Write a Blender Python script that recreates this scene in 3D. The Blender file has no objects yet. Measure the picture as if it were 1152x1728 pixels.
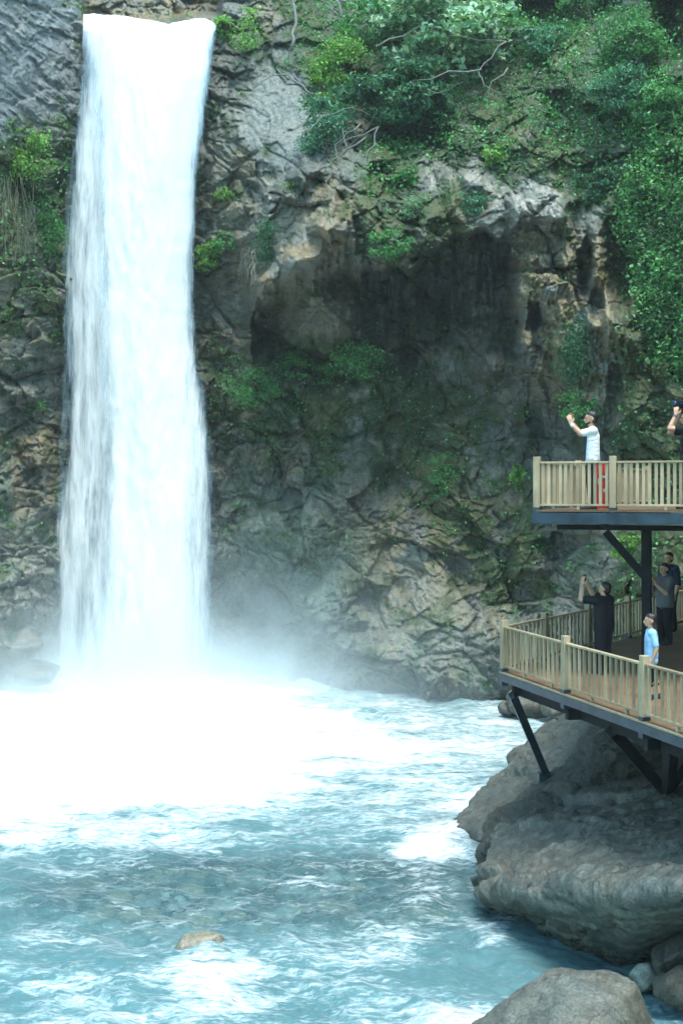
import bpy, bmesh, math, random
import numpy as np
from mathutils import Vector, Matrix
random.seed(7); RNG = np.random.default_rng(7)
F = 2160.0; HZ = 826.0; HC = 7.5          # focal length in photo pixels, horizon row, eye height over the pool
scene = bpy.context.scene
COL = scene.collection
R = math.radians

def at(px, py, Y):
    """a point Y metres ahead of the camera that lies on the ray through a photo pixel"""
    return Vector(((px-576)*Y/F, Y, HC+(HZ-py)*Y/F))

# ---------------------------------------------------------------- noise
_p = np.random.default_rng(3).permutation(256).astype(np.int64)
PERM = np.concatenate([_p, _p, _p, _p])
_g = np.random.default_rng(5).normal(size=(256, 3)); GRAD = _g/np.linalg.norm(_g, axis=1)[:, None]
def perlin(P):
    P = np.asarray(P, float); i = np.floor(P).astype(np.int64); f = P-i; i &= 255
    u = f*f*f*(f*(f*6-15)+10)
    out = 0
    for dx in (0, 1):
        wx = u[:, 0] if dx else 1-u[:, 0]
        hx = PERM[(i[:, 0]+dx) & 255]
        for dy in (0, 1):
            wy = u[:, 1] if dy else 1-u[:, 1]
            hy = PERM[hx+((i[:, 1]+dy) & 255)]
            for dz in (0, 1):
                wz = u[:, 2] if dz else 1-u[:, 2]
                g = GRAD[PERM[hy+((i[:, 2]+dz) & 255)]]
                d = g[:, 0]*(f[:, 0]-dx)+g[:, 1]*(f[:, 1]-dy)+g[:, 2]*(f[:, 2]-dz)
                out = out+wx*wy*wz*d
    return out*1.6
def fbm(P, octv=4, gain=.5, lac=2.03):
    a = 1.; s = 0; P = np.array(P, float)
    for o in range(octv):
        s = s+a*perlin(P+17.3*o); P = P*lac; a *= gain
    return s
def ridged(P, octv=4, gain=.5, lac=2.07):
    a = 1.; s = 0; P = np.array(P, float)
    for o in range(octv):
        s = s+a*(1-2*np.abs(perlin(P+31.7*o))); P = P*lac; a *= gain
    return s
def worley2(U, V, seed=0):
    """F1, F2, cell hash (4 randoms) and offset to the nearest centre"""
    iu = np.floor(U).astype(np.int64); iv = np.floor(V).astype(np.int64)
    f1 = np.full(U.shape, 9.); f2 = np.full(U.shape, 9.); cid = np.zeros(U.shape, np.int64)
    ou = np.zeros(U.shape); ov = np.zeros(U.shape)
    for a in (-1, 0, 1):
        for b in (-1, 0, 1):
            h = PERM[PERM[(iu+a+seed*7) & 255]+((iv+b+seed*13) & 255)]
            cu = iu+a+.1+.8*PERM[h+11]/255.; cv = iv+b+.1+.8*PERM[h+87]/255.
            du = U-cu; dv = V-cv; d = np.sqrt(du*du+dv*dv)
            m = d < f1
            f2 = np.where(m, f1, np.minimum(f2, d))
            cid = np.where(m, h, cid); ou = np.where(m, du, ou); ov = np.where(m, dv, ov)
            f1 = np.where(m, d, f1)
    rnd = [PERM[cid+k]/127.5-1 for k in (3, 51, 140, 201)]
    return f1, f2, rnd, ou, ov
def facets(U, V, seed, tilt=.9, off=.5):
    f1, f2, r, ou, ov = worley2(U, V, seed)
    e = np.clip((f2-f1)/.12, 0, 1)
    return (r[0]*off+tilt*(r[1]*ou+r[2]*ov)), e, r[3]
def sstep(a, b, x):
    t = np.clip((x-a)/(b-a), 0, 1); return t*t*(3-2*t)
def ell(px, py, cx, cy, rx, ry, soft=.5):
    d = np.sqrt(((px-cx)/rx)**2+((py-cy)/ry)**2)
    return 1-sstep(1-soft, 1+soft, d)

# ---------------------------------------------------------------- meshes
def mesh_np(name, V, faces, attrs=None, smooth=True, mats=None, fmat=None):
    """faces: list of (k,n) int arrays with n corners each"""
    me = bpy.data.meshes.new(name)
    V = np.asarray(V, np.float32); me.vertices.add(len(V)); me.vertices.foreach_set('co', V.ravel())
    if not isinstance(faces, (list, tuple)): faces = [faces]
    faces = [np.asarray(f, np.int32) for f in faces if len(f)]
    lens = np.concatenate([np.full(len(f), f.shape[1], np.int32) for f in faces])
    idx = np.concatenate([f.ravel() for f in faces])
    me.loops.add(len(idx)); me.loops.foreach_set('vertex_index', idx)
    me.polygons.add(len(lens))
    st = np.zeros(len(lens), np.int32); st[1:] = np.cumsum(lens)[:-1]
    me.polygons.foreach_set('loop_start', st)
    me.polygons.foreach_set('use_smooth', np.full(len(lens), smooth, bool))
    if fmat is not None: me.polygons.foreach_set('material_index', np.asarray(fmat, np.int32))
    for k, a in (attrs or {}).items():
        a = np.asarray(a, np.float32)
        if a.ndim == 1:
            at_ = me.attributes.new(k, 'FLOAT', 'POINT'); at_.data.foreach_set('value', a)
        else:
            at_ = me.attributes.new(k, 'FLOAT_COLOR', 'POINT')
            c = np.ones((len(a), 4), np.float32); c[:, :3] = a[:, :3]; at_.data.foreach_set('color', c.ravel())
    for m in (mats or []): me.materials.append(m)
    me.update(calc_edges=True); me.validate()
    return me
def link(name, me, parent=None, mat=None, loc=None):
    o = bpy.data.objects.new(name, me); COL.objects.link(o)
    if mat is not None:
        me.materials.clear(); me.materials.append(mat)
    if parent is not None: o.parent = parent
    if loc is not None: o.location = loc
    return o
def tag(o, label=None, cat=None, group=None, kind=None):
    if label: o['label'] = label
    if cat: o['category'] = cat
    if group: o['group'] = group
    if kind: o['kind'] = kind
    return o
def thing(name, label, cat, loc=(0, 0, 0), group=None):
    o = bpy.data.objects.new(name, None); COL.objects.link(o); o.location = loc; o.empty_display_size = .2
    return tag(o, label, cat, group)
def grid_faces(nu, nv, flip=False):
    i = np.arange(nu*nv).reshape(nv, nu)
    a, b, c, d = i[:-1, :-1].ravel(), i[:-1, 1:].ravel(), i[1:, 1:].ravel(), i[1:, :-1].ravel()
    return np.stack([a, d, c, b] if flip else [a, b, c, d], 1)

class MB:
    """collects boxes, bars and tubes, then links them as one mesh"""
    def __init__(self): self.bm = bmesh.new()
    def bar(self, a, b, w, h, up=(0, 0, 1), bev=0.0):
        a = Vector(a); b = Vector(b); d = b-a; L = d.length; z = d.normalized(); up = Vector(up)
        x = up.cross(z)
        if x.length < 1e-4: x = Vector((1, 0, 0)).cross(z)
        x.normalize(); y = z.cross(x)
        r = bmesh.ops.create_cube(self.bm, size=1)
        M = Matrix((x*w, y*h, z*L)).transposed().to_4x4(); M.translation = (a+b)/2
        bmesh.ops.transform(self.bm, matrix=M, verts=r['verts'])
        if bev:
            es = list({e for v in r['verts'] for e in v.link_edges})
            bmesh.ops.bevel(self.bm, geom=es, offset=bev, segments=1, affect='EDGES')
        return self
    def tube(self, pts, rad, seg=7):
        pts = [Vector(p) for p in pts]
        if not isinstance(rad, (list, tuple)): rad = [rad]*len(pts)
        rings = []
        prev = None
        for i, p in enumerate(pts):
            t = (pts[min(i+1, len(pts)-1)]-pts[max(i-1, 0)]).normalized()
            x = (prev-t*prev.dot(t)) if prev is not None else t.orthogonal()
            if x.length < 1e-5: x = t.orthogonal()
            x.normalize(); prev = x; y = t.cross(x)
            rings.append([self.bm.verts.new(p+(x*math.cos(6.2832*k/seg)+y*math.sin(6.2832*k/seg))*rad[i]) for k in range(seg)])
        for r0, r1 in zip(rings, rings[1:]):
            for k in range(seg):
                self.bm.faces.new((r0[k], r0[(k+1) % seg], r1[(k+1) % seg], r1[k]))
        self.bm.faces.new(rings[0][::-1]); self.bm.faces.new(rings[-1])
        return self
    def build(self, name, mat, parent=None, smooth=False):
        me = bpy.data.meshes.new(name); self.bm.normal_update(); self.bm.to_mesh(me); self.bm.free()
        if smooth:
            for p in me.polygons: p.use_smooth = True
        return link(name, me, parent, mat)

# ---------------------------------------------------------------- materials
def new_mat(name):
    m = bpy.data.materials.new(name); m.use_nodes = True; nt = m.node_tree; nt.nodes.clear()
    return m, nt, nt.nodes, nt.links
class NT:
    def __init__(self, nt): self.nt = nt
    def n(self, t, **kw):
        x = self.nt.nodes.new(t)
        for k, v in kw.items():
            if k.startswith('i_'):
                key = k[2:]; x.inputs[int(key) if key.isdigit() else key].default_value = v
            else: setattr(x, k, v)
        return x
    def l(self, a, b): self.nt.links.new(a, b)
    def math(self, op, a, b=None, clamp=False):
        x = self.nt.nodes.new('ShaderNodeMath'); x.operation = op; x.use_clamp = clamp
        for i, v in enumerate((a, b)):
            if v is None: continue
            if isinstance(v, (int, float)): x.inputs[i].default_value = v
            else: self.l(v, x.inputs[i])
        return x.outputs[0]
    def ramp(self, f, stops, interp='LINEAR'):
        x = self.nt.nodes.new('ShaderNodeValToRGB'); cr = x.color_ramp; cr.interpolation = interp
        while len(cr.elements) < len(stops): cr.elements.new(.5)
        for e, (p, c) in zip(cr.elements, stops):
            e.position = p; e.color = (c, c, c, 1) if isinstance(c, (int, float)) else (*c, 1)
        self.l(f, x.inputs[0]); return x.outputs[0]
    def mix(self, f, a, b, mode='MIX'):
        x = self.nt.nodes.new('ShaderNodeMix'); x.data_type = 'RGBA'; x.blend_type = mode
        for s, v in ((x.inputs[0], f), (x.inputs[6], a), (x.inputs[7], b)):
            if isinstance(v, (int, float)): s.default_value = v
            elif isinstance(v, tuple): s.default_value = (*v, 1) if len(v) == 3 else v
            else: self.l(v, s)
        return x.outputs[2]
    def noise(self, vec, scale, detail=4, rough=.55, dist=0.):
        x = self.nt.nodes.new('ShaderNodeTexNoise'); x.inputs['Scale'].default_value = scale
        x.inputs['Detail'].default_value = detail; x.inputs['Roughness'].default_value = rough
        x.inputs['Distortion'].default_value = dist
        if vec is not None: self.l(vec, x.inputs['Vector'])
        return x.outputs[0]
    def mapping(self, vec, scale=(1, 1, 1), rot=(0, 0, 0)):
        x = self.nt.nodes.new('ShaderNodeMapping'); x.inputs['Scale'].default_value = scale; x.inputs['Rotation'].default_value = rot
        self.l(vec, x.inputs['Vector']); return x.outputs[0]
    def coord(self, which='Object'):
        return self.nt.nodes.new('ShaderNodeTexCoord').outputs[which]
    def attr(self, name, out='Color'):
        x = self.nt.nodes.new('ShaderNodeAttribute'); x.attribute_name = name; return x.outputs[out]
    def bump(self, h, strength=.5, dist=.05, normal=None):
        x = self.nt.nodes.new('ShaderNodeBump'); x.inputs['Strength'].default_value = strength; x.inputs['Distance'].default_value = dist
        self.l(h, x.inputs['Height'])
        if normal is not None: self.l(normal, x.inputs['Normal'])
        return x.outputs[0]
    def out(self, s, v=None):
        x = self.nt.nodes.new('ShaderNodeOutputMaterial')
        if s is not None: self.l(s, x.inputs['Surface'])
        if v is not None: self.l(v, x.inputs['Volume'])

def rock_material(name, attr=None, base=(.14, .14, .125), second=(.2, .17, .12), fine=1.0, rough=(.45, .8), bump=.7, strata=None, spec=.4, bdist=.14):
    m, nt, _, _ = new_mat(name); N = NT(nt)
    co = N.coord('Object')
    n1 = N.noise(co, 1.1*fine, 6, .65, .4); n2 = N.noise(co, 5.*fine, 6, .7, .2); n3 = N.noise(co, 22*fine, 4, .7)
    if attr: col = N.attr(attr)
    else: col = N.mix(N.ramp(n1, [(.35, 0.), (.7, 1.)]), base, second)
    v = N.ramp(n2, [(.25, .48), (.5, 1.), (.78, 1.55)])
    col = N.mix(1., col, v, 'MULTIPLY')
    v3 = N.ramp(n3, [(.3, .5), (.5, 1.), (.72, 1.6)])
    col = N.mix(1., col, v3, 'MULTIPLY')
    # thin dark cracks
    vo = N.n('ShaderNodeTexVoronoi', feature='DISTANCE_TO_EDGE'); vo.inputs['Scale'].default_value = 1.3*fine
    w = N.n('ShaderNodeVectorMath', operation='ADD'); N.l(co, w.inputs[0])
    nc = N.n('ShaderNodeTexNoise'); nc.inputs['Scale'].default_value = 1.7*fine; nc.inputs['Detail'].default_value = 4; N.l(co, nc.inputs['Vector'])
    sc = N.n('ShaderNodeVectorMath', operation='SCALE'); sc.inputs['Scale'].default_value = 1.1/fine; N.l(nc.outputs[1], sc.inputs[0]); N.l(sc.outputs[0], w.inputs[1])
    N.l(w.outputs[0], vo.inputs['Vector'])
    crack = N.ramp(vo.outputs[0], [(0., 0.), (.05, 1.)])
    col = N.mix(N.ramp(n1, [(.42, 0.), (.58, .75)]), col, N.mix(1., col, N.ramp(vo.outputs[0], [(0., .22), (.035, 1.)]), 'MULTIPLY'))
    h = N.math('ADD', N.math('MULTIPLY', n2, .5), N.math('MULTIPLY', n3, .22))
    h = N.math('ADD', h, N.math('MULTIPLY', crack, .12))
    if strata:
        ms = N.mapping(co, strata[0], strata[1]); ns = N.noise(ms, strata[2], 5, .6, .6)
        h = N.math('ADD', h, N.math('MULTIPLY', ns, strata[3]))
        col = N.mix(1., col, N.ramp(ns, [(.3, .7), (.7, 1.3)]), 'MULTIPLY')
    # rock stays dark and shiny where the water laps it
    gp = N.n('ShaderNodeNewGeometry'); sz = N.n('ShaderNodeSeparateXYZ'); N.l(gp.outputs['Position'], sz.inputs[0])
    wz = N.ramp(N.math('ADD', sz.outputs[2], N.math('MULTIPLY', N.math('SUBTRACT', n1, .5), .5)), [(.12, 1.), (.42, 0.)])
    col = N.mix(N.math('MULTIPLY', wz, .55), col, (.02, .024, .02))
    b = N.n('ShaderNodeBsdfPrincipled'); N.l(col, b.inputs['Base Color'])
    N.l(N.math('SUBTRACT', N.ramp(n2, [(.3, rough[0]), (.7, rough[1])]), N.math('MULTIPLY', wz, .2)), b.inputs['Roughness'])
    b.inputs['Specular IOR Level'].default_value = spec
    N.l(N.bump(h, bump, bdist/fine), b.inputs['Normal']); N.out(b.outputs[0]); return m

def plain(name, col, rough=.6, metal=0., var=.25, scale=6., bump=0., spec=.5):
    m, nt, _, _ = new_mat(name); N = NT(nt); co = N.coord('Object')
    n = N.noise(co, scale, 4, .6)
    c = N.mix(1., (*col,), N.ramp(n, [(.25, 1-var), (.75, 1+var)]), 'MULTIPLY')
    b = N.n('ShaderNodeBsdfPrincipled'); N.l(c, b.inputs['Base Color']); b.inputs['Roughness'].default_value = rough
    b.inputs['Metallic'].default_value = metal; b.inputs['Specular IOR Level'].default_value = spec
    if bump: N.l(N.bump(n, bump, .02), b.inputs['Normal'])
    N.out(b.outputs[0]); return m

# ---------------------------------------------------------------- camera, light
cam = bpy.data.cameras.new('camera'); co_ = bpy.data.objects.new('camera', cam); COL.objects.link(co_)
co_.location = (0, 0, HC); co_.rotation_euler = (R(90), 0, 0)
cam.sensor_fit = 'VERTICAL'; cam.sensor_height = 36.; cam.lens = 36.*F/1728
cam.shift_y = -(864-HZ)/1728; cam.clip_start = .1; cam.clip_end = 500
scene.camera = co_
SUN_EL, SUN_AZ = 71., 158.      # light comes from high up, behind the camera
w = bpy.data.worlds.new('World'); scene.world = w; w.use_nodes = True
nt = w.node_tree; nt.nodes.clear(); N = NT(nt)
sky = N.n('ShaderNodeTexSky', sky_type='NISHITA'); sky.sun_disc = False
sky.sun_elevation = R(SUN_EL); sky.sun_rotation = R(SUN_AZ); sky.altitude = 600; sky.air_density = 1.; sky.dust_density = 1.5
bg = N.n('ShaderNodeBackground'); bg.inputs['Strength'].default_value = .15
N.l(N.mix(1., sky.outputs[0], (.73, 1.0, .90), 'MULTIPLY'), bg.inputs['Color'])
wo = N.n('ShaderNodeOutputWorld'); N.l(bg.outputs[0], wo.inputs['Surface'])
sl = bpy.data.lights.new('sun', 'SUN'); sl.energy = 1.5; sl.angle = R(25); sl.color = (1., .99, .95)
so = bpy.data.objects.new('sun', sl); COL.objects.link(so)
# NISHITA: rotation 0 puts the sun towards +Y, turning clockwise seen from above
sd = Vector((math.sin(R(SUN_AZ))*math.cos(R(SUN_EL)), math.cos(R(SUN_AZ))*math.cos(R(SUN_EL)), math.sin(R(SUN_EL))))
so.rotation_euler = (-sd).to_track_quat('-Z', 'Y').to_euler()
scene.view_settings.view_transform = 'Standard'; scene.view_settings.look = 'None'; scene.view_settings.gamma = 1
scene.view_settings.exposure = 1.78
cy = scene.cycles; cy.use_denoising = True; cy.max_bounces = 8; cy.diffuse_bounces = 3; cy.glossy_bounces = 2
cy.use_adaptive_sampling = True; cy.adaptive_threshold = .03; cy.transparent_max_bounces = 16; cy.volume_bounces = 2; cy.transmission_bounces = 4
cy.caustics_reflective = False; cy.caustics_refractive = False; cy.sample_clamp_indirect = 6
cy.volume_step_rate = 3.; cy.volume_max_steps = 64
# ================================================================ the cliff
def axis(a0, a1, b0, b1, fine, coarse):
    return np.concatenate([np.arange(a0, b0, coarse), np.arange(b0, b1, fine), np.arange(b1, a1+1, coarse)])
gx = axis(-520, 1720, -16, 1168, 1.75, 16.); gy = axis(-210, 1300, -16, 1236, 1.75, 16.)
NX, NY = len(gx), len(gy)
PX, PY = [a.ravel() for a in np.meshgrid(gx, gy)]
CP = np.array([
 (-520,0,30),(-520,600,28),(-520,1250,26),(-220,0,43),(-220,600,41),(-220,1200,39),(0,-200,54),(0,0,51),(0,200,50),(0,420,49.5),(0,700,49),(0,900,48.5),(0,1050,47),(0,1250,46),
 (110,-150,58),(110,60,55),(110,300,54),(110,700,53),(110,1000,52),(110,1250,51),
 (250,60,56.5),(250,300,56),(250,700,55.5),(250,1250,55),(250,-150,60),
 (420,-150,60),(420,0,57),(420,200,54),(400,450,53.2),(400,700,53.4),(400,900,52.6),(430,1040,51.5),(430,1250,50.5),
 (560,-150,62),(560,0,58),(560,150,53.5),(540,300,48.6),(545,390,46.8),(478,440,49.0),(540,560,49),(560,660,52),(560,850,51),(560,1000,50.3),(560,1160,49.4),(560,1280,49),
 (750,-150,63),(750,0,59),(750,200,52.5),(740,330,48.6),(740,400,47.6),(750,660,52.5),(750,850,50.5),(750,1000,48.8),(750,1160,47.3),(750,1290,47),
 (950,-150,60),(950,0,56),(950,200,50),(950,330,47),(950,430,46.4),(950,650,47),(950,850,46.4),(950,1000,44.5),(950,1200,43.5),
 (1100,-150,53),(1100,0,50),(1100,200,46),(1100,400,43.8),(1100,650,43.2),(1100,850,41),(1100,950,39),(1100,1050,38),(1100,1250,38),
 (1300,0,42),(1300,400,38),(1300,800,36),(1300,1200,34),(1700,0,26),(1700,600,23),(1700,1290,21)], float)
def tps(c, q):
    def U(r2): return r2*np.log(r2+1e-9)
    n = len(c); X = c[:, :2]/400.; K = U(((X[:, None]-X[None])**2).sum(-1)); K += np.eye(n)*.02
    Pm = np.c_[np.ones(n), X]; A = np.zeros((n+3, n+3)); A[:n, :n] = K; A[:n, n:] = Pm; A[n:, :n] = Pm.T
    s = np.linalg.solve(A, np.r_[c[:, 2], 0, 0, 0]); out = np.zeros(len(q)); Q = q/400.
    for i in range(0, len(q), 40000):
        qq = Q[i:i+40000]; out[i:i+40000] = U(((qq[:, None]-X[None])**2).sum(-1))@s[:n]+s[n]+qq@s[n+1:]
    return out
# wobble the layout so that hand-set borders come out ragged
W0 = np.c_[PX/60., PY/60., np.full(PX.shape, 2.)]
wx = PX+9*fbm(W0, 4)+3*fbm(W0*4.3, 3); wy = PY+9*fbm(W0+50, 4)+3*fbm(W0*4.3+90, 3)
D0 = tps(CP, np.c_[PX, PY])
S = D0/F                                       # metres per photo pixel at the surface
XM = (PX-576)*48/F; ZM = (HZ-PY)*48/F          # flat metres for the noise
P3 = np.c_[XM, ZM, np.zeros(len(XM))]
wrp = np.c_[fbm(P3/3.1+5, 3), fbm(P3/3.1+45, 3), np.zeros(len(XM))]
PW = P3+wrp*.5
h = np.zeros(len(XM))                          # metres towards the viewer
def fall(x0, x1, soft, v): return sstep(x0-soft, x0+soft, v)*(1-sstep(x1-soft, x1+soft, v))
# masks of the kinds of rock
M_fold = (1-sstep(120, 165, wx))*(1-sstep(175, 260, wy+.25*(wx-60)))
M_slab = ell(wx, wy, 470, 205, 60, 85, .25)
M_cave = np.zeros(len(XM))
lx = np.array([405, 425, 470, 530, 590, 602, 640, 700, 728, 762, 800, 850, 880, 905])
ly = np.array([540, 528, 476, 446, 410, 440, 458, 452, 412, 393, 388, 402, 440, 520])
lip = np.interp(wx, lx, ly)+11*perlin(np.c_[PX/26., 0*PX+3.3, 0*PX])+4*perlin(np.c_[PX/9., 0*PX+8.1, 0*PX])
below = wy-lip
inx = fall(425, 880, 8, wx)
# the right, deep half of the cave and the shallow brown bulge at its left
deep = fall(608, 868, 14, wx)*sstep(-1, 9, below)*(1-sstep(90, 235, below+.18*(740-wx)))
deepL = fall(428, 606, 6, wx)*sstep(-1, 8, below)
low = np.interp(wx, [420, 440, 490, 560, 610, 640], [530, 545, 582, 600, 580, 530])
bul = deepL*(1-sstep(-4, 6, wy-low))
h -= 5.2*deep*(.75+.25*fbm(P3/2.+9, 3))
h -= (3.2*sstep(0, 60, below)*(1-.6*sstep(60, 150, below))+.5*sstep(-1, 8, below))*deepL*(1-sstep(0, 90, wy-low))
h += 1.5*ell(wx, wy, 545, 530, 75, 60, .6)*bul
strip = np.exp(-((below+26)/24)**2)*fall(424, 596, 10, wx)*(below < 6); h += 1.3*strip
h -= 1.6*deepL*sstep(-4, 8, wy-low)*(1-sstep(10, 90, wy-low))
M_cave = np.clip(deep+.7*deepL*(1-sstep(60, 130, wy-low)), 0, 1)
# big shapes
M_bul = ell(wx, wy, 545, 470, 110, 110, .4); M_gr = ell(wx, wy, 480, 960, 110, 120, .4); M_ft = ell(wx, wy, 740, 1090, 170, 80, .4)
calm = (1-.75*M_slab-.75*M_fold)*(1-.55*M_bul)*(1-.35*M_gr)*(1-.3*M_ft)*np.clip(.85+.75*fbm(P3/4.+80, 2), .4, 1.35)
h += calm*(.75*fbm(P3/5.5+2, 3)+.32*(ridged(PW/3.3+7, 4)-.6))
f, e, rr = facets((PW[:, 0]+.35*PW[:, 1])/2.6, PW[:, 1]/2.1, 1, 1.1, .5); h += calm*.78*f; h -= .26*(1-e)*calm
c1 = rr
f, e, rr = facets((PW[:, 0]-.3*PW[:, 1])/.95, PW[:, 1]/.75, 2, 1.1, .5); h += calm*.38*f; h -= .14*(1-e)*calm
c2 = rr
PW2 = P3+wrp*.5+.12*np.c_[fbm(P3*2.2, 2), fbm(P3*2.2+9, 2), np.zeros(len(XM))]
f, e, rr = facets(PW2[:, 0]/.42, PW2[:, 1]/.34, 4, 1.1, .5); h += calm*.18*f; h -= .07*(1-e)*calm
f, e, rr = facets(PW2[:, 0]/.23+.4*PW2[:, 1], PW2[:, 1]/.19, 9, 1.1, .5); h += calm*.085*f; h -= .03*(1-e)*calm
f1k, _, _, _, _ = worley2(PW2[:, 0]/.40+.3*PW2[:, 1], PW2[:, 1]/.34, 12); h += .17*(.5-f1k)*calm*(.45+.55*sstep(700, 800, wy))
h += .08*calm*ridged(PW2*1.1, 5, .62)+.05*fbm(P3*4.5, 3, .6)
# folded wet strata at the top left, running down to the right
a = R(-38); U_ = XM*math.cos(a)+ZM*math.sin(a); V_ = -XM*math.sin(a)+ZM*math.cos(a)
fo = ridged(np.c_[U_/3.6, V_/.7+.6*fbm(P3/2.2, 3), 0*U_], 4, .55); h += M_fold*(.24*fo-.1)
f2_ = ridged(np.c_[U_/1.2, V_/.2, 0*U_+3], 3, .5); h += M_fold*.06*f2_*(.5+fbm(P3/1.5+4, 2))
# dripstone flutes and columns right of the cave
M_drip = ell(wx, wy, 965, 545, 110, 165, .3)
fl = ridged(np.c_[XM/.85+.35*fbm(P3/2., 3), ZM/5.5, 0*XM+5], 4, .55); h += M_drip*(.62*fl-.2)
for cx, y0, y1, w_, amp in ((900, 430, 640, 16, 1.1), (935, 470, 600, 18, 1.3), (1000, 425, 560, 26, 1.5), (1035, 520, 690, 22, 1.2), (880, 480, 760, 12, .8), (975, 560, 720, 26, .8), (1010, 600, 760, 24, 1.), (1060, 560, 720, 26, .9), (1085, 600, 740, 30, .9)):
    xx = cx+6*np.sin(wy/37.+cx)
    h += amp*np.exp(-((wx-xx)/w_)**2)*fall(y0, y1, 22, wy)*(.8+.2*np.sin(wy/19.+cx*2))
h -= 2.2*ell(wx, wy, 985, 452, 12, 40, .5)+1.8*ell(wx, wy, 900, 535, 9, 22, .5)+2.5*ell(wx, wy, 1040, 440, 24, 60, .6)+1.6*ell(wx, wy, 1005, 510, 14, 32, .5)+1.3*ell(wx, wy, 1035, 640, 9, 50, .6)
# dark flutes inside the deep cave and the shaded apron under the drip columns
h += deep*.55*ridged(np.c_[XM/.7, ZM/6., 0*XM+8], 3)
# blocks with straight edges, set by hand
def block(poly, hh, slope=.25, tilt=(0, 0)):
    global h
    p = np.array(poly, float); c = p.mean(0); d = np.full(len(XM), 1e9)
    for i in range(len(p)):
        a_, b_ = p[i], p[(i+1) % len(p)]; t = b_-a_; n = np.array([t[1], -t[0]])/np.hypot(*t)
        if np.dot(c-a_, n) < 0: n = -n
        d = np.minimum(d, (wx-a_[0])*n[0]+(wy-a_[1])*n[1])
    q = np.clip(d*slope*48/F*6, 0, 1)
    h += q*(hh+tilt[0]*(wx-c[0])/40.+tilt[1]*(wy-c[1])/40.)
block([(545, 300), (580, 310), (590, 395), (560, 412), (515, 392)], 2.3, .35, (-.4, .9))
block([(480, 420), (560, 405), (590, 412), (540, 452), (470, 478), (455, 470)], 1.7, .35, (.2, .6))
block([(585, 300), (640, 290), (650, 345), (620, 400), (590, 380)], .9, .35, (.2, .1))
block([(440, 330), (490, 300), (510, 335), (470, 360), (445, 372)], 1.1, .4)
block([(425, 470), (470, 440), (470, 490), (430, 528)], 1.6, .5, (-.3, .4))
block([(480, 300), (520, 245), (545, 290), (520, 330)], 1.5, .4, (-.3, .4))
block([(600, 340), (660, 330), (690, 400), (660, 452), (610, 440)], 1.5, .35, (.2, .6))
block([(700, 350), (745, 345), (735, 412), (700, 440)], 1.3, .35, (.3, .5))
block([(500, 480), (560, 470), (600, 540), (560, 590), (490, 565)], 1.0, .3, (.2, -.4))
block([(720, 260), (770, 300), (790, 380), (740, 370)], .9, .4, (.2, .3))
block([(840, 330), (930, 305), (985, 330), (960, 385), (860, 390)], 1.5, .4, (0, .3))
block([(770, 285), (830, 280), (835, 330), (780, 340)], .9, .4)
block([(800, 600), (850, 580), (880, 610), (835, 650), (805, 640)], 1.2, .4, (0, .4))
block([(380, 400), (440, 370), (445, 400), (410, 415)], .8, .4)
block([(450, 840), (530, 835), (580, 900), (520, 940), (440, 900)], 1.3, .3, (.2, .3))
block([(480, 1000), (600, 960), (620, 1050), (520, 1100)], 1.2, .3, (.2, .3))
block([(380, 880), (470, 850), (500, 905), (400, 940)], .8, .4)
block([(860, 900), (920, 890), (930, 970), (860, 985)], 1.2, .4)
block([(740, 940), (790, 930), (810, 1000), (750, 1010)], -.9, .4)
block([(620, 790), (680, 770), (700, 840), (640, 850)], -.9, .4)
block([(900, 800), (960, 800), (950, 850), (890, 850)], -.9, .4)
block([(0, 640), (70, 655), (75, 690), (0, 670)], 1.1, .5, (0, .4))
block([(60, 550), (95, 575), (92, 590), (50, 580)], .9, .6)
block([(0, 800), (30, 800), (30, 860), (0, 860)], .9, .5)
block([(30, 740), (95, 720), (95, 860), (60, 870)], .9, .3)
block([(0, 920), (100, 960), (100, 1060), (0, 1050)], .9, .3)
# big rounded foot of the wall at the right of the pool
h += 1.7*ell(wx, wy, 760, 1105, 130, 85, .55)+1.1*ell(wx, wy, 600, 1120, 80, 60, .6)
h -= 1.1*ell(wx, wy, 420, 1010, 60, 55, .6)
# recess where the stream comes in above the lip of the fall
top = fall(140, 372, 6, PX)*(1-sstep(26, 40, PY+8*np.sin(PX/45.)))
h -= 5.*top
h -= 4.5*ell(wx, wy, 945, 12, 75, 36, .5)+3.5*ell(wx, wy, 1135, 40, 30, 60, .5)+2.2*ell(wx, wy, 607, 195, 24, 60, .5)+2.*ell(wx, wy, 690, 232, 70, 22, .5)
h *= .25+.75*sstep(1600, 1200, PX)
DEP = np.maximum(D0-h, 8)
# a steep foot that carries on below the water
CV = np.c_[(PX-576)*DEP/F, DEP, HC+(HZ-PY)*DEP/F]
# colours: the rock's own, patchy, moss and lichen, plus shade painted into the cave
def lerp(c, col, m): return c*(1-m[:, None])+np.array(col)*m[:, None]
n_a = fbm(P3/2.4+20, 5, .6); n_b = fbm(P3/1.1+60, 5, .65); n_c = fbm(P3/.5+33, 4, .65)
C = np.tile(np.array([.165, .178, .148]), (len(XM), 1))
C = lerp(C, (.225, .195, .125), sstep(-.1, .55, n_a)*.8)
C = lerp(C, (.085, .105, .09), sstep(.0, .6, n_b)*.7)
C *= (1+.22*c1+.18*c2)[:, None]
tan = np.clip(ell(wx, wy, 960, 520, 105, 130, .5)+.45*ell(wx, wy, 500, 500, 90, 70, .5)+1.2*strip+.6*ell(wx, wy, 560, 350, 40, 60, .5)+.8*ell(wx, wy, 840, 615, 45, 40, .4)+.9*ell(wx, wy, 60, 790, 40, 80, .4)+.8*ell(wx, wy, 690, 920, 170, 120, .5)+.7*ell(wx, wy, 60, 480, 60, 80, .6)+.9*top, 0, 1)
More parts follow.
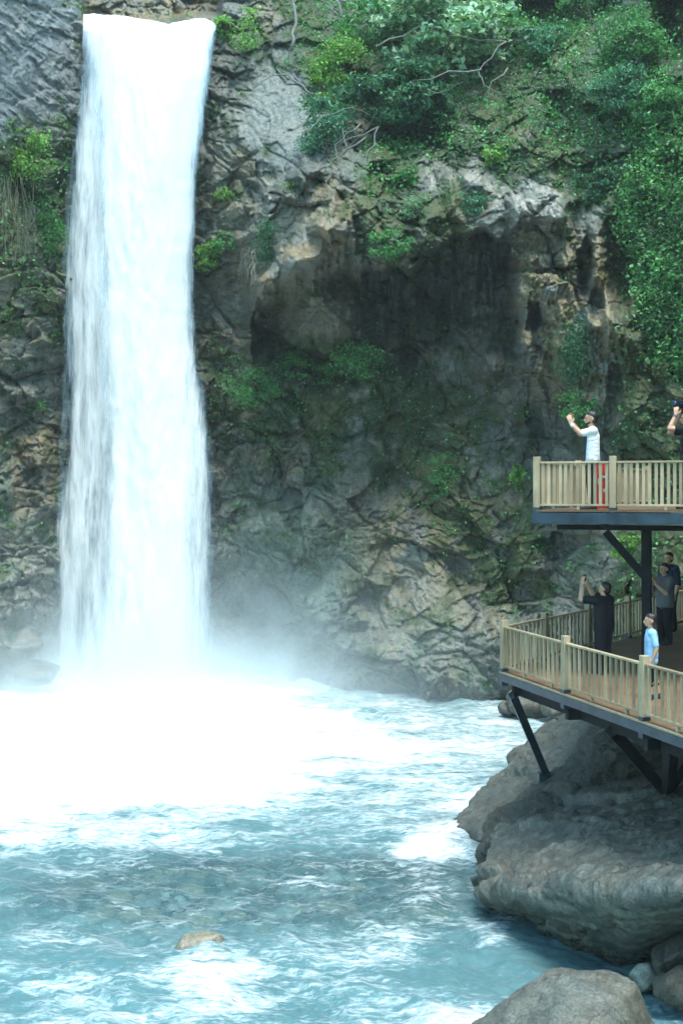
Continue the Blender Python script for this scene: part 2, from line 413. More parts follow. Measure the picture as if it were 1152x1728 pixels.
C = lerp(C, (.34, .25, .13), tan*sstep(-.5, .35, n_b+.3*n_c)*.75)
pale = np.clip(1.05*ell(wx, wy, 905, 345, 66, 46, .5)+.9*ell(wx, wy, 740, 290, 28, 45, .5)+.8*ell(wx, wy, 800, 310, 35, 40, .6)+.7*ell(wx, wy, 455, 325, 22, 30, .5)+.55*ell(wx, wy, 50, 960, 60, 70, .5)+.45*ell(wx, wy, 840, 1060, 80, 50, .5)+.5*ell(wx, wy, 540, 870, 70, 40, .6), 0, 1)
C = lerp(C, (.42, .40, .34), pale*sstep(-.3, .3, n_c+.5*n_b)*.9)
C = lerp(C, (.25, .27, .245), M_slab*.85)
C = lerp(C, (.21, .235, .245), M_fold*.75)
C = lerp(C, (.17, .24, .19), .75*ell(wx, wy, 480, 980, 130, 130, .5))
C = lerp(C, (.115, .185, .13), np.clip(.75*sstep(-.05, .45, n_b+.4*n_a)*sstep(640, 820, wy)*(1-.7*tan), 0, 1))
dk = np.clip(.8*fall(610, 870, 30, wx)*fall(440, 760, 40, wy)+.8*ell(wx, wy, 420, 600, 80, 90, .5)+.6*ell(wx, wy, 440, 830, 90, 60, .6)+.85*ell(wx, wy, 860, 690, 60, 110, .4)+.8*ell(wx, wy, 980, 760, 130, 70, .5)+.7*ell(wx, wy, 640, 680, 160, 110, .5), 0, 1)  # dark patches on the wall; the share over the cave is painted shade
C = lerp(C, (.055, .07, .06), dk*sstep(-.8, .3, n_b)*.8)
C = lerp(C, (.048, .058, .05), deep*.75); C = lerp(C, (.14, .125, .085), bul*.5)  # cave interior coloured darker to stand in for its shade
# moss
ml = np.clip(ell(wx, wy, 690, 350, 90, 110, .5)*.9+.9*ell(wx, wy, 830, 210, 170, 100, .5)+.9*ell(wx, wy, 990, 250, 120, 120, .5)+.5*ell(wx, wy, 600, 680, 200, 100, .6)+.6*ell(wx, wy, 750, 790, 60, 110, .6)+.5*ell(wx, wy, 850, 930, 90, 120, .6)+.7*ell(wx, wy, 50, 350, 90, 180, .6)+.9*fall(900, 1500, 60, wx)*(1-sstep(120, 260, wy))+.8*fall(1040, 1600, 20, wx)+.8*fall(480, 1500, 30, wx)*(1-sstep(60, 180, wy))+.5*ell(wx, wy, 450, 650, 110, 90, .6)+.25, 0, 1)
ml *= (1-.75*np.clip(pale, 0, 1))*(1-.8*np.clip(strip*1.5, 0, 1))*(1-.8*M_slab)*(1-.7*M_fold)
moss = sstep(.15, .75, ml*1.05+.55*n_b+.3*n_c-.18)
mc = np.where((n_a > .1)[:, None], np.array([.085, .10, .022]), np.array([.05, .085, .028]))
C = lerp(C, (.05, .078, .028), moss*.75); C = C*(1-moss[:, None]*.5)+mc*moss[:, None]*.5
wet = np.clip(M_fold+.7*ell(wx, wy, 420, 950, 140, 250, .5)+.6*(1-sstep(40, 140, np.abs(wx-230)-90)), 0, 1)
C = np.clip(C*.84, .012, .6)
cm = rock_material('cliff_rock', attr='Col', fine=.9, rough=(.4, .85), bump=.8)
nt = cm.node_tree; N = NT(nt); bs = [n for n in nt.nodes if n.type == 'BSDF_PRINCIPLED'][0]
rl = bs.inputs['Roughness'].links[0].from_socket
N.l(N.math('SUBTRACT', rl, N.math('MULTIPLY', N.attr('wet', 'Fac'), .25)), bs.inputs['Roughness'])
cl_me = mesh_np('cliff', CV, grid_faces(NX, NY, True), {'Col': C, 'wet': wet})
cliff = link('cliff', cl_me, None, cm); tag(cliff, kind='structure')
CG = CV.reshape(NY, NX, 3); MOSS = moss.reshape(NY, NX)
_n = np.zeros((len(CV), 3))
du = np.gradient(CG, axis=1); dv = np.gradient(CG, axis=0); CN = np.cross(du, dv); CN /= np.linalg.norm(CN, axis=2)[..., None]+1e-9
CN = np.where((CN[..., 1] > 0)[..., None], -CN, CN)
def cliff_ij(px, py):
    return np.clip(np.searchsorted(gy, py), 0, NY-1), np.clip(np.searchsorted(gx, px), 0, NX-1)
def cliff_pt(px, py):
    j, i = cliff_ij(px, py); return Vector(CG[j, i]), Vector(CN[j, i])
# ================================================================ the fall, the pool, mist
FX, FY = -8.1, 50.6                             # where the fall lands
pyk = np.array([22, 60, 130, 200, 300, 400, 480, 560, 700, 800, 900, 1000, 1130, 1190])
Lk = np.array([139, 138, 136, 128, 115, 106, 100, 102, 104, 96, 84, 84, 84, 78])
Rk = np.array([366, 367, 361, 349, 336, 331, 329, 333, 354, 366, 366, 362, 366, 374])
C0k = np.array([139, 142, 160, 166, 172, 170, 178, 176, 182, 186, 178, 176, 165, 150])   # left edge of the dense core
C1k = np.array([366, 364, 356, 343, 331, 326, 323, 322, 322, 328, 326, 326, 330, 345])   # right edge of the dense core
def sheet(nu, nv, bulge, fwd, l_off, r_off, seed, dens_fn, amp):
    u = np.linspace(-1, 1, nu); v = np.linspace(0, 1, nv)
    U, V = [a.ravel() for a in np.meshgrid(u, v)]
    t_ = U*.5+.5; lipy = np.interp(t_, [0, .1, .3, .5, .62, .72, .86, 1.], [24, 25, 27, 35, 40, 37, 31, 38])+2.5*perlin(np.c_[t_*6, 0*t_+seed, 0*t_])+2.2*perlin(np.c_[t_*19, 0*t_+seed, 0*t_+4])
    py = lipy+(1192-lipy)*V
    L = np.interp(py, pyk, Lk)+l_off; Rr = np.interp(py, pyk, Rk)+r_off
    wob = (3.6*perlin(np.c_[U+seed, py/60., 0*py+.5])+1.6*perlin(np.c_[U+seed, py/24., 0*py+3.5])+0.)*sstep(30, 90, py)
    px = L+(Rr-L)*(U*.5+.5)+wob*np.abs(U)
    Yd = 54.2-2.6*np.sqrt(V)-fwd-bulge*(1-U**2)**.6
    Yd = Yd+3.5*np.clip(1-V/.025, 0, 1)**2                     # the water curls back over the lip into the stream bed
    XS = (px-576)*Yd/F
    ns = fbm(np.c_[XS*1.6, V*9., 0*XS+seed], 4, .6); nl = ridged(np.c_[XS*.8, V*5.+3, 0*XS+seed+9], 3)
    Yd = Yd-amp*(1-U**2)*(.5*ns+.35*nl)*np.minimum(1, V*9+.2)
    co = np.c_[(px-576)*Yd/F, Yd, HC+(HZ-py)*Yd/F]
    return co, grid_faces(nu, nv), dens_fn(px, py, U, V), np.c_[XS, V]
def d_core(px, py, U, V):
    c0 = np.interp(py, pyk, C0k); c1 = np.interp(py, pyk, C1k)
    d = sstep(-22, 26, px-c0)*sstep(-14, 26, c1-px)
    hole = .25*np.exp(-((px-235)/10)**2-((py-660)/22)**2)+.35*np.exp(-((px-175)/13)**2-((py-60)/40)**2)+.3*np.exp(-((px-210)/9)**2-((py-990)/70)**2)
    return np.clip(1.42*d-hole-.08*sstep(560, 900, py), 0, 1.4)
def d_veil(px, py, U, V):
    c0 = np.interp(py, pyk, C0k); L = np.interp(py, pyk, Lk); Rr = np.interp(py, pyk, Rk)
    e = sstep(-4, 34, px-L)*sstep(-4, 26, Rr-px)
    thin = .17*np.exp(-((px-(c0-30))/22)**2)*sstep(430, 640, py)      # the see-through streak left of the core
    thin += .16*np.exp(-((px-335)/14)**2)*sstep(640, 760, py)
    top = .25*(1-sstep(120, 420, py))
    return np.clip((.74+top-thin)*e, 0, 1)
parts = [sheet(90, 420, .55, .0, 2, -2, 1., d_core, .14), sheet(110, 420, 1.0, .35, 0, 0, 2., d_veil, .16), sheet(90, 420, 1.35, .6, 3, -1, 3., lambda a, b, c, d: .85*d_core(a, b, c, d)-.12, .16),
         sheet(110, 420, .9, .1, -3, 4, 4., lambda a, b, c, d: d_veil(a, b, c, d)-.12, .14)]
Vs, Fs, Ds, off = [], [], [], 0
for co, fc, dn, sv in parts:
    Vs.append(co); Fs.append(fc+off); Ds.append(dn); off += len(co)
m, nt, _, _ = new_mat('falling_water'); N = NT(nt); co = N.coord('Object')
s1 = N.noise(N.mapping(co, (2.4, .35, .3)), 1., 6, .66, .35)
s2 = N.noise(N.mapping(co, (8., .9, .9)), 1., 5, .7, .4)
s3 = N.noise(N.mapping(co, (.9, .2, .12)), 1., 3, .6, .3)
st = N.math('ADD', N.math('ADD', N.math('MULTIPLY', s1, .9), N.math('MULTIPLY', s2, .45)), N.math('MULTIPLY', s3, .6))
st = N.math('MULTIPLY', N.math('SUBTRACT', st, .975), 1.5)
al = N.math('ADD', N.attr('dens', 'Fac'), N.math('MULTIPLY', st, 1.))
al = N.ramp(al, [(.0, 0.), (1.05, 1.)], 'EASE')
di = N.n('ShaderNodeBsdfDiffuse'); N.l(N.ramp(al, [(.15, (.55, .80, .95)), (.55, (.97, .99, 1.))]), di.inputs['Color'])
tl = N.n('ShaderNodeBsdfTranslucent'); tl.inputs['Color'].default_value = (.92, .97, .99, 1)
ms = N.n('ShaderNodeMixShader'); ms.inputs[0].default_value = .35; N.l(di.outputs[0], ms.inputs[1]); N.l(tl.outputs[0], ms.inputs[2])
tr = N.n('ShaderNodeBsdfTransparent'); mx = N.n('ShaderNodeMixShader'); N.l(al, mx.inputs[0]); N.l(tr.outputs[0], mx.inputs[1]); N.l(ms.outputs[0], mx.inputs[2])
N.out(mx.outputs[0]); m.use_transparent_shadow = True if hasattr(m, 'use_transparent_shadow') else None
fall_o = link('waterfall', mesh_np('waterfall', np.concatenate(Vs), np.concatenate(Fs), {'dens': np.concatenate(Ds)}), None, m)
tag(fall_o, 'tall white waterfall plunging over the cliff into the pool', None, None, 'structure')

# the pool and the stream that leaves it
def wrow(a, b, s): return np.arange(a, b, s)
rows = np.concatenate([wrow(1010, 1120, 10.), wrow(1120, 1745, 2.), wrow(1745, 2300, 25.)])
YR = HC*F/(rows-HZ)
colx = np.concatenate([wrow(-900, -20, 24.), wrow(-20, 1175, 3.), wrow(1175, 1700, 24.)])
A, B = np.meshgrid(colx, YR); nvx, nvy = A.shape[1], A.shape[0]
WX = ((A-576)*B/F).ravel(); WY = B.ravel()
def dist(x, y, sx=1., sy=1.): return np.sqrt(((WX-x)/sx)**2+((WY-y)/sy)**2)
dF = dist(FX, FY-1.5, 1.5, 1.); ang = np.arctan2(WY-FY, WX-FX)
Pw = np.c_[WX, WY, 0*WX]
ca, sa = math.cos(R(-35)), math.sin(R(-35))
al_ = WX*ca+WY*sa; ac_ = -WX*sa+WY*ca                       # along and across the outflow
wv = fbm(Pw/1.9, 4, .55); rp = ridged(np.c_[al_/1.5, ac_/.75, 0*WX+4]+.35*np.c_[wv, wv, 0*wv], 4, .58)
ampF = np.exp(-(dF/7.)**2); near = sstep(34, 24, WY)
zw = .22*ampF*(wv+.3)+.10*wv+(.02+.03*near)*(rp-.4)+.03*fbm(Pw*1.4+7, 3, .6)
wob_ = 2.2*fbm(Pw/4.+3, 4, .6)
foam = 1.25*np.exp(-(np.maximum(dF-6.2, 0)/4.6)**2)*(1-sstep(-5., -.5, WX+wob_*.6))
foam = np.maximum(foam, 1.1*sstep(25.8, 34., WY+.10*(WX+6)*0-.22*np.maximum(WX+5, 0)+wob_)*(1-sstep(-3.5, 2.2, WX+wob_)))
foam = np.maximum(foam, .42*sstep(24.5, 30, WY+wob_*.7)*(1-sstep(-6, 5.5, WX)))
foam = np.maximum(foam, .33*sstep(26, 32, WY))
# tongues of foam: spread to the right, thin to the near left
foam += .35*np.exp(-(dist(-2., 40., 5., 2.2))**2)+.4*np.exp(-(dist(1.0, 37., 3.2, 1.3))**2)+.25*np.exp(-(dist(-9, 33., 7., 3.))**2)
rocks_foam = [(2.2, 27.3, 1.0, 1.3, .75), (1.7, 26.3, .7, .9, .6), (3.2, 31, .9, 2., .4), (1.5, 23.6, .5, 1.6, .4), (-1.95, 19.8, .75, .8, .75), (-1.6, 18.6, .7, .8, .5), (.9, 21.0, .6, .9, .42), (1.9, 17.6, .9, .8, .7), (2.3, 16.4, .6, .7, .6), (1.3, 16.6, 1., .6, .5), (2.45, 21.4, .4, .8, .5), (4.0, 16.3, .5, .8, .6), (5., 17.3, .5, .5, .5),
              (-4., 19.2, 1.3, 1., .35), (-.2, 20.5, 1., 1.2, .2), (-3., 17.8, 1.4, .7, .3), (.2, 18.2, 1.3, 1., .22), (-4.8, 21.4, .8, .7, .4), (-6.6, 27.5, 2.2, 1.6, .3), (-.6, 24.5, .7, .8, .25)]
for x, y, sx, sy, a_ in rocks_foam:
    g = np.exp(-dist(x, y, sx, sy)**2); foam += .78*a_*g; zw += .16*a_*g*(1+.6*wv)
foam += .02*near
calm_ = np.exp(-(dist(-1.2, 23.8, 5.5, 2.6)**2)**1.5)              # the clear shallow reach where stones show
foam -= .05*calm_
dark_ = np.exp(-dist(3.6, 19.8, 1.5, 1.6)**2); foam -= .3*dark_
# the midstream stone is washed over
zw += .12*np.exp(-dist(-2.25, 20.75, .5, .4)**2)
deepw = np.clip(sstep(30, 44, WY)+.25*sstep(26, 30, WY), 0, 1)
ORI = True
wm, nt, _, _ = new_mat('pool_water'); N = NT(nt); co = N.coord('Object')
mp = N.mapping(co, (.42, 1.25, .8), (0, 0, R(35)))
f1 = N.noise(mp, 1.15, 8, .68, 1.1); f2 = N.noise(N.mapping(co, (.55, 1.7, 1.), (0, 0, R(20))), 3.6, 6, .72, .8); f3 = N.noise(co, .45, 4, .6, .5)
fz = N.math('ADD', N.math('ADD', N.math('MULTIPLY', f1, .8), N.math('MULTIPLY', f2, .6)), N.math('MULTIPLY', f3, .4))
f4 = N.noise(N.mapping(co, (.5, 1.5, 1.), (0, 0, R(28))), 9., 4, .7, .6); fz = N.math('ADD', fz, N.math('MULTIPLY', f4, .85)); fz = N.math('SUBTRACT', fz, 1.325)
fm = N.math('ADD', N.attr('foam', 'Fac'), N.math('MULTIPLY', fz, 1.75))
fmask = N.ramp(fm, [(.12, 0.), (.45, .32), (.85, 1.)])
milk = N.mix(N.ramp(f3, [(.3, 0.), (.7, 1.)]), (.095, .225, .240), (.135, .285, .30))
dif = N.n('ShaderNodeBsdfDiffuse'); N.l(milk, dif.inputs['Color'])
tra = N.n('ShaderNodeBsdfTransparent'); tra.inputs['Color'].default_value = (.78, .96, .98, 1)
tf = N.math('ADD', .22, N.math('MULTIPLY', N.attr('clear', 'Fac'), .46))
body = N.n('ShaderNodeMixShader'); N.l(tf, body.inputs[0]); N.l(dif.outputs[0], body.inputs[1]); N.l(tra.outputs[0], body.inputs[2])
hb = N.math('ADD', N.math('ADD', N.math('MULTIPLY', f2, .5), N.math('MULTIPLY', f1, .6)), N.math('MULTIPLY', f4, .25))
nb = N.bump(hb, .5, .10)
gl = N.n('ShaderNodeBsdfGlossy'); gl.inputs['Roughness'].default_value = .4; N.l(nb, gl.inputs['Normal']); gl.inputs['Color'].default_value = (.9, .95, 1, 1)
N.l(nb, dif.inputs['Normal'])
fr = N.n('ShaderNodeFresnel'); fr.inputs['IOR'].default_value = 1.25
wet_ = N.n('ShaderNodeMixShader'); N.l(N.math('MULTIPLY', fr.outputs[0], .9), wet_.inputs[0]); N.l(body.outputs[0], wet_.inputs[1]); N.l(gl.outputs[0], wet_.inputs[2])
fo_ = N.n('ShaderNodeBsdfDiffuse'); fo_.inputs['Color'].default_value = (.88, .94, .95, 1); N.l(N.bump(hb, .35, .2), fo_.inputs['Normal'])
fin = N.n('ShaderNodeMixShader'); N.l(fmask, fin.inputs[0]); N.l(wet_.outputs[0], fin.inputs[1]); N.l(fo_.outputs[0], fin.inputs[2]); N.out(fin.outputs[0])
water = link('water', mesh_np('water', np.c_[WX, WY, zw], grid_faces(nvx, nvy, ORI), {'foam': np.clip(foam, -.4, 1.6), 'clear': np.clip(calm_*1.1+.3*dark_+.15*near, 0, 1)}), None, wm); tag(water, kind='structure')
WFOAM = foam
# stream bed and its stones
bx = np.linspace(-26, 24, 160); by = np.linspace(6, 60, 180); A, B = np.meshgrid(bx, by); A = A.ravel(); B = B.ravel()
bz = -.62-.9*sstep(28, 40, B)+.22*fbm(np.c_[A/2.5, B/2.5, 0*A], 4)
bedm = rock_material('bed_gravel', None, (.10, .11, .09), (.16, .14, .10), 2.2, (.6, .8), .6)
bed = link('riverbed', mesh_np('riverbed', np.c_[A, B, bz], grid_faces(160, 180)), None, bedm); tag(bed, kind='structure')
def unit_ico(sub):
    bm = bmesh.new(); bmesh.ops.create_icosphere(bm, subdivisions=sub, radius=1)
    v = np.array([x.co[:] for x in bm.verts]); f = np.array([[q.index for q in p.verts] for p in bm.faces]); bm.free(); return v, f
iv, if_ = unit_ico(2)
sv_, sf_, sc_ = [], [], []; off = 0; rs = np.random.default_rng(11)
pal = np.array([(.11, .12, .10), (.30, .22, .11), (.25, .27, .24), (.48, .50, .44), (.05, .06, .055), (.36, .27, .15), (.16, .19, .16)])
for k in range(3200):
    x = rs.uniform(-9, 5.5); y = 15.5+rs.random()**1.3*16
    s = .08+.22*rs.random()**2.
    sc3 = s*np.array([rs.uniform(.8, 1.5), rs.uniform(.7, 1.2), rs.uniform(.4, .7)]); a = rs.uniform(0, 6.28)
    v = iv*(1+.16*perlin(iv*1.3+k*3.1)[:, None])*sc3
    v = np.c_[v[:, 0]*math.cos(a)-v[:, 1]*math.sin(a), v[:, 0]*math.sin(a)+v[:, 1]*math.cos(a), v[:, 2]]+[x, y, -.50+.1*rs.random()+s*.1]
    sv_.append(v); sf_.append(if_+off); off += len(v); sc_.append(np.tile(pal[rs.integers(len(pal))]*rs.uniform(.7, 1.3), (len(v), 1)))
stm = rock_material('stone', 'Col', fine=3., rough=(.5, .8), bump=.3)
st_o = link('riverbed_stones', mesh_np('riverbed_stones', np.concatenate(sv_), np.concatenate(sf_), {'Col': np.concatenate(sc_)}), None, stm); tag(st_o, kind='stuff')

# spray above the landing, thick low down and thinning upwards
def volume(name, lo, hi, build):
    bm = MB(); lo = Vector(lo); hi = Vector(hi)
    mb = bmesh.new(); bmesh.ops.create_cube(mb, size=1)
    me = bpy.data.meshes.new(name); mb.to_mesh(me); mb.free(); o = bpy.data.objects.new(name, me); COL.objects.link(o)
    d = hi-lo; me.transform(Matrix.Diagonal((d.x, d.y, d.z, 1))); o.location = (lo+hi)/2
    m, nt, _, _ = new_mat(name); N = NT(nt); build(N); me.materials.append(m); tag(o, kind='stuff'); return o
def mist_nodes(N):
    g = N.n('ShaderNodeNewGeometry'); sp = N.n('ShaderNodeSeparateXYZ'); N.l(g.outputs['Position'], sp.inputs[0]); x, y, z = sp.outputs
    n = N.noise(g.outputs['Position'], .42, 3, .6, .6)
    def lobe(cx, cy, rx, ry, hz_, amp):
        dx = N.math('DIVIDE', N.math('SUBTRACT', x, cx), rx); dy = N.math('DIVIDE', N.math('SUBTRACT', y, cy), ry)
        r2 = N.math('ADD', N.math('MULTIPLY', dx, dx), N.math('MULTIPLY', dy, dy))
        e = N.math('ADD', r2, N.math('DIVIDE', N.math('MAXIMUM', z, 0.), hz_))
        return N.math('MULTIPLY', N.math('EXPONENT', N.math('MULTIPLY', e, -1.)), amp)
    d = N.math('ADD', lobe(-8.5, 48.5, 9.5, 4.5, 1.2, .75), lobe(-7., 47.5, 11., 5., 2.6, .10))
    d = N.math('ADD', d, lobe(-3.8, 49.3, 3.6, 3., 2.2, .22))
    d = N.math('MULTIPLY', d, N.ramp(n, [(.3, .25), (.7, 1.7)]))
    d = N.math('MULTIPLY', d, N.math('MULTIPLY', N.math('SUBTRACT', 9., z), .11, True))
    v = N.n('ShaderNodeVolumePrincipled'); v.inputs['Color'].default_value = (.84, .95, 1, 1); v.inputs['Anisotropy'].default_value = .1
    N.l(d, v.inputs['Density']); N.out(None, v.outputs[0])
mist = volume('mist', (-24, 38, -.3), (5, 54.5, 9), mist_nodes)
def haze_nodes(N):
    v = N.n('ShaderNodeVolumePrincipled'); v.inputs['Color'].default_value = (.9, .97, 1, 1); v.inputs['Density'].default_value = .0004
    N.out(None, v.outputs[0])
haze = volume('haze', (-40, -4, -4), (45, 72, 44), haze_nodes)
# ================================================================ boulders and the bank
def hull_rock(name, pts, mat, label, cat='boulder', vox=.07, smooth=3, amps=(.10, .05, .02), strata=None, seed=0, group=None, facet=.08):
    pts = [Vector(p) for p in pts]; c = sum(pts, Vector())/len(pts)
    bm = bmesh.new()
    for p in pts: bm.verts.new(p-c)
    r = bmesh.ops.convex_hull(bm, input=bm.verts)
    bmesh.ops.delete(bm, geom=[g for g in r['geom_interior'] if isinstance(g, bmesh.types.BMVert)], context='VERTS')
    me = bpy.data.meshes.new('tmp'); bm.to_mesh(me); bm.free()
    o = bpy.data.objects.new('tmp', me); COL.objects.link(o)
    md = o.modifiers.new('r', 'REMESH'); md.mode = 'VOXEL'; md.voxel_size = vox
    md = o.modifiers.new('s', 'SMOOTH'); md.factor = .5; md.iterations = smooth
    dg = bpy.context.evaluated_depsgraph_get(); m2 = bpy.data.meshes.new_from_object(o.evaluated_get(dg)); bpy.data.objects.remove(o)
    n = len(m2.vertices); v = np.zeros(n*3, np.float32); m2.vertices.foreach_get('co', v); v = v.reshape(-1, 3).astype(float)
    nn = np.zeros(n*3, np.float32); m2.vertices.foreach_get('normal', nn); nn = nn.reshape(-1, 3)
    P = v+seed*5.3; d = amps[0]*fbm(P*.9, 3)+amps[1]*ridged(P*2.3, 4, .6)+amps[2]*fbm(P*7, 3, .6)
    if facet:
        a, e, _ = facets(P[:, 0]*.55+.2*P[:, 1]+.35*fbm(P*.8, 3), P[:, 2]*.8+P[:, 1]*.5+.3*fbm(P*.8+9, 3), seed+3, 1., .4); d += facet*a-facet*.36*(1-e)**2
    if strata:   # (direction, spacing, amount)
        sd_ = np.array(strata[0], float); sd_ /= np.linalg.norm(sd_); q = P@sd_
        t1 = np.cross(sd_, (0, 0, 1.)); t1 /= np.linalg.norm(t1)+1e-9; t2 = np.cross(sd_, t1)
        Q = np.c_[q/strata[1], P@t1/(strata[1]*7), P@t2/(strata[1]*7)]+.4*np.c_[fbm(P*1.3, 2), 0*q, 0*q]
        d += strata[2]*ridged(Q, 3, .6)
    v2 = v+nn*d[:, None]; m2.vertices.foreach_set('co', v2.astype(np.float32).ravel()); m2.update()
    m2.polygons.foreach_set('use_smooth', np.ones(len(m2.polygons), bool)); m2.name = name
    o = link(name, m2, None, mat, c); return tag(o, label, cat, group)
BR = rock_material('wet_boulder_rock', None, (.075, .085, .074), (.115, .105, .078), 1.1, (.28, .6), .5, ((1., 1., 3.5), (R(20), R(-25), R(30)), 1.6, .5), .6, bdist=.10)
BR2 = rock_material('dry_boulder_rock', None, (.09, .098, .082), (.12, .11, .082), 1.2, (.45, .8), .5, ((1., 1., 3.), (R(40), R(-30), 0), 1.8, .45), .5, bdist=.09)
BR3 = rock_material('pale_rock', None, (.30, .33, .27), (.24, .25, .19), 2.5, (.5, .8), .4)
BR4 = rock_material('dark_bank_rock', None, (.055, .06, .05), (.08, .07, .05), 1.5, (.4, .8), .8)  # dark rock, its base lowered further to deepen the shade under the deck
def A3(px, py, Y): return at(px, py, Y)
# the big slab: a broad bright top, a sharp brow and an undercut front
big = [A3(803, 1478, 23.2), A3(812, 1497, 22.8), A3(815, 1432, 24.4), A3(850, 1392, 25.2), A3(930, 1360, 25.8), A3(1010, 1345, 25.8), A3(850, 1500, 21.5), A3(905, 1510, 20.4), A3(965, 1494, 19.6), A3(1080, 1515, 18.0), A3(1165, 1498, 17.3),
       A3(845, 1535, 22.9), A3(905, 1568, 22.2), A3(985, 1604, 21.1), A3(1050, 1624, 20.4), A3(1115, 1612, 20.1), A3(1150, 1580, 19.8), (6.6, 19.5, 1.95), (7.4, 22, 2.2), (7, 25.6, 2.1), (5.6, 25.6, 1.7),
       (3.8, 24.5, -1), (5., 22., -1), (7.3, 22, -1), (7, 25, -1)]
hull_rock('boulder', big, BR, 'huge wet grey brown boulder with a bright flat top and dark undercut front', vox=.05, smooth=2, amps=(.05, .035, .010), strata=((.30, -.45, 1.), .13, .016), seed=1, facet=.2)
ledge = [A3(815, 1428, 24.9), A3(838, 1392, 26.0), A3(905, 1345, 26.6), A3(960, 1322, 26.9), A3(1010, 1285, 27.5), A3(1060, 1270, 27.6), A3(1100, 1330, 26.2), A3(1010, 1352, 25.6), A3(930, 1372, 25.4), A3(850, 1410, 24.9), (6.8, 26.6, 2.7), (6.9, 28.6, 2.6), (6., 28.8, 2.2), (3.4, 26.3, -.8), (6.6, 25.2, -.8), (6.9, 28.6, -.8)]
hull_rock('boulder', ledge, BR4, 'dark layered rock ledge lying between the sloping slab and the huge boulder', vox=.05, smooth=2, amps=(.07, .05, .01), strata=((-.35, -.3, 1.), .16, .07), seed=8, facet=.2)  # the darker material also stands in for shade under the deck
slab = [A3(772, 1402, 27.6), A3(768, 1385, 28.2), A3(778, 1370, 28.8), A3(802, 1350, 29), A3(850, 1288, 30.), A3(905, 1243, 30.6), A3(958, 1203, 31.), A3(1008, 1200, 30.8), A3(1018, 1235, 29.6), A3(985, 1285, 28.4), A3(935, 1316, 27.6), A3(855, 1372, 27.2), A3(808, 1412, 27.), (2.6, 28, -.8), (3.1, 27.2, -.8), (5.9, 31, 2.2), (5.9, 29, 2.1), (6.0, 31, -1), (3.8, 30.5, -1), (6.0, 28, -1)]
hull_rock('boulder', slab, BR2, 'sloping grey rock slab running down into the pool, holding the foot of the slanted strut', vox=.05, smooth=2, amps=(.05, .025, .008), strata=((-.6, .3, 1.), .16, .035), seed=2, facet=.18)
cx, cy_ = 2.72, 15.4
dome = [(cx+1.12*math.cos(a)*(1+.1*math.sin(3*a)), cy_+.95*math.sin(a), .95+.05*math.sin(2*a)) for a in np.linspace(0, 6.28, 10)[:-1]]
dome += [(cx+1.5*math.cos(a), cy_+1.25*math.sin(a), -.3) for a in np.linspace(0, 6.28, 10)[:-1]]+[(cx+.2+.62*math.cos(a), cy_+.5*math.sin(a), 1.55) for a in np.linspace(0, 6.28, 7)[:-1]]+[(cx+.15, cy_, 1.66)]
hull_rock('boulder', dome, BR2, 'rounded grey boulder in the bottom foreground with water foaming past it', vox=.05, smooth=6, amps=(.07, .02, .012), seed=3, facet=.03)
def lump(name, c, r, mat, label, seed, cat='rock', vox=None, amps=None, group=None, facet=.0, n=16):
    rg = np.random.default_rng(seed*31+5); v = rg.normal(size=(n, 3)); v /= np.linalg.norm(v, axis=1)[:, None]
    pts = [(c[0]+a[0]*r[0], c[1]+a[1]*r[1], c[2]+a[2]*r[2]) for a in v]; s = min(r)
    return hull_rock(name, pts, mat, label, cat, vox or s/9, 3, amps or (.10*s, .05*s, .02*s), None, seed, group, facet*s)
lump('rock', at(1086, 1650, 19.0), (.27, .25, .21), BR3, 'small smooth pale stone wedged under the huge boulder', 4)
lump('rock', at(1143, 1616, 18.8), (.42, .5, .36), BR4, 'dark jagged rock beside the small pale stone', 5, facet=.3)
lump('rock', at(1150, 1668, 18.0), (.45, .4, .3), BR4, 'low dark rock at the water edge below the pale stone', 6, facet=.3)
lump('rock', (-2.27, 20.85, .03), (.5, .42, .27), rock_material('tan_stone', None, (.34, .29, .19), (.27, .25, .19), 3., (.3, .6), .4), 'tan stone breaking the surface midstream with white water behind it', 7)
for i, (px, py, Y, r, lb) in enumerate([(900, 1186, 42, .75, 'light grey rock behind the slanted strut at the far water edge'), (945, 1188, 41, .6, 'angular grey rock under the deck corner, right of the slanted strut'), (985, 1200, 40, .7, 'dark rock under the deck at the far water edge, rightmost of the row'), (862, 1196, 42.3, .35, 'small low rock in the water just left of the slanted strut')]):
    lump('rock', at(px, py, Y), (r*1.2, r, r*.8), BR2 if i != 2 else BR4, lb, 10+i, facet=.25)
lump('boulder', at(18, 1086, 48.), (1.3, 1.0, .8), BR, 'smooth grey boulder in the mist at the left foot of the cliff', 20, 'boulder')
lump('boulder', at(62, 1136, 47.5), (1.1, 1.0, .5), BR, 'low wet boulder at the left edge of the foam', 21, 'boulder')
# bank under and behind the lower deck
bx = np.linspace(0, 1, 110); by = np.linspace(5, 46, 200); A, B = np.meshgrid(bx, by); A = A.ravel(); B = B.ravel()
sh = np.interp(B, [5, 12, 18, 20, 24, 28, 31, 36, 41, 46], [5.4, 5.2, 5.0, 5.0, 5.6, 6.2, 6.6, 7.2, 7.0, 7.6])
X_ = sh-.6+A*12; dx = X_-sh
z_ = np.where(dx < 0, dx*1.2, .75*dx-.0*dx**2)
z_ = np.minimum(z_, 2.6+.25*np.maximum(dx-3.5, 0)+1.6*sstep(33, 40, B)); z_ += 3.2*np.maximum(dx-5.2, 0); Pb = np.c_[X_, B, 0*B]  # steep unseen rise on the right, added to block sky light
z_ += .35*fbm(Pb/1.8, 4)+.22*ridged(Pb/1.1+5, 4, .55)-.15
f, e, _ = facets(X_/.9+.3*fbm(Pb, 2), B/.8, 6, .8, .5); z_ += .16*f
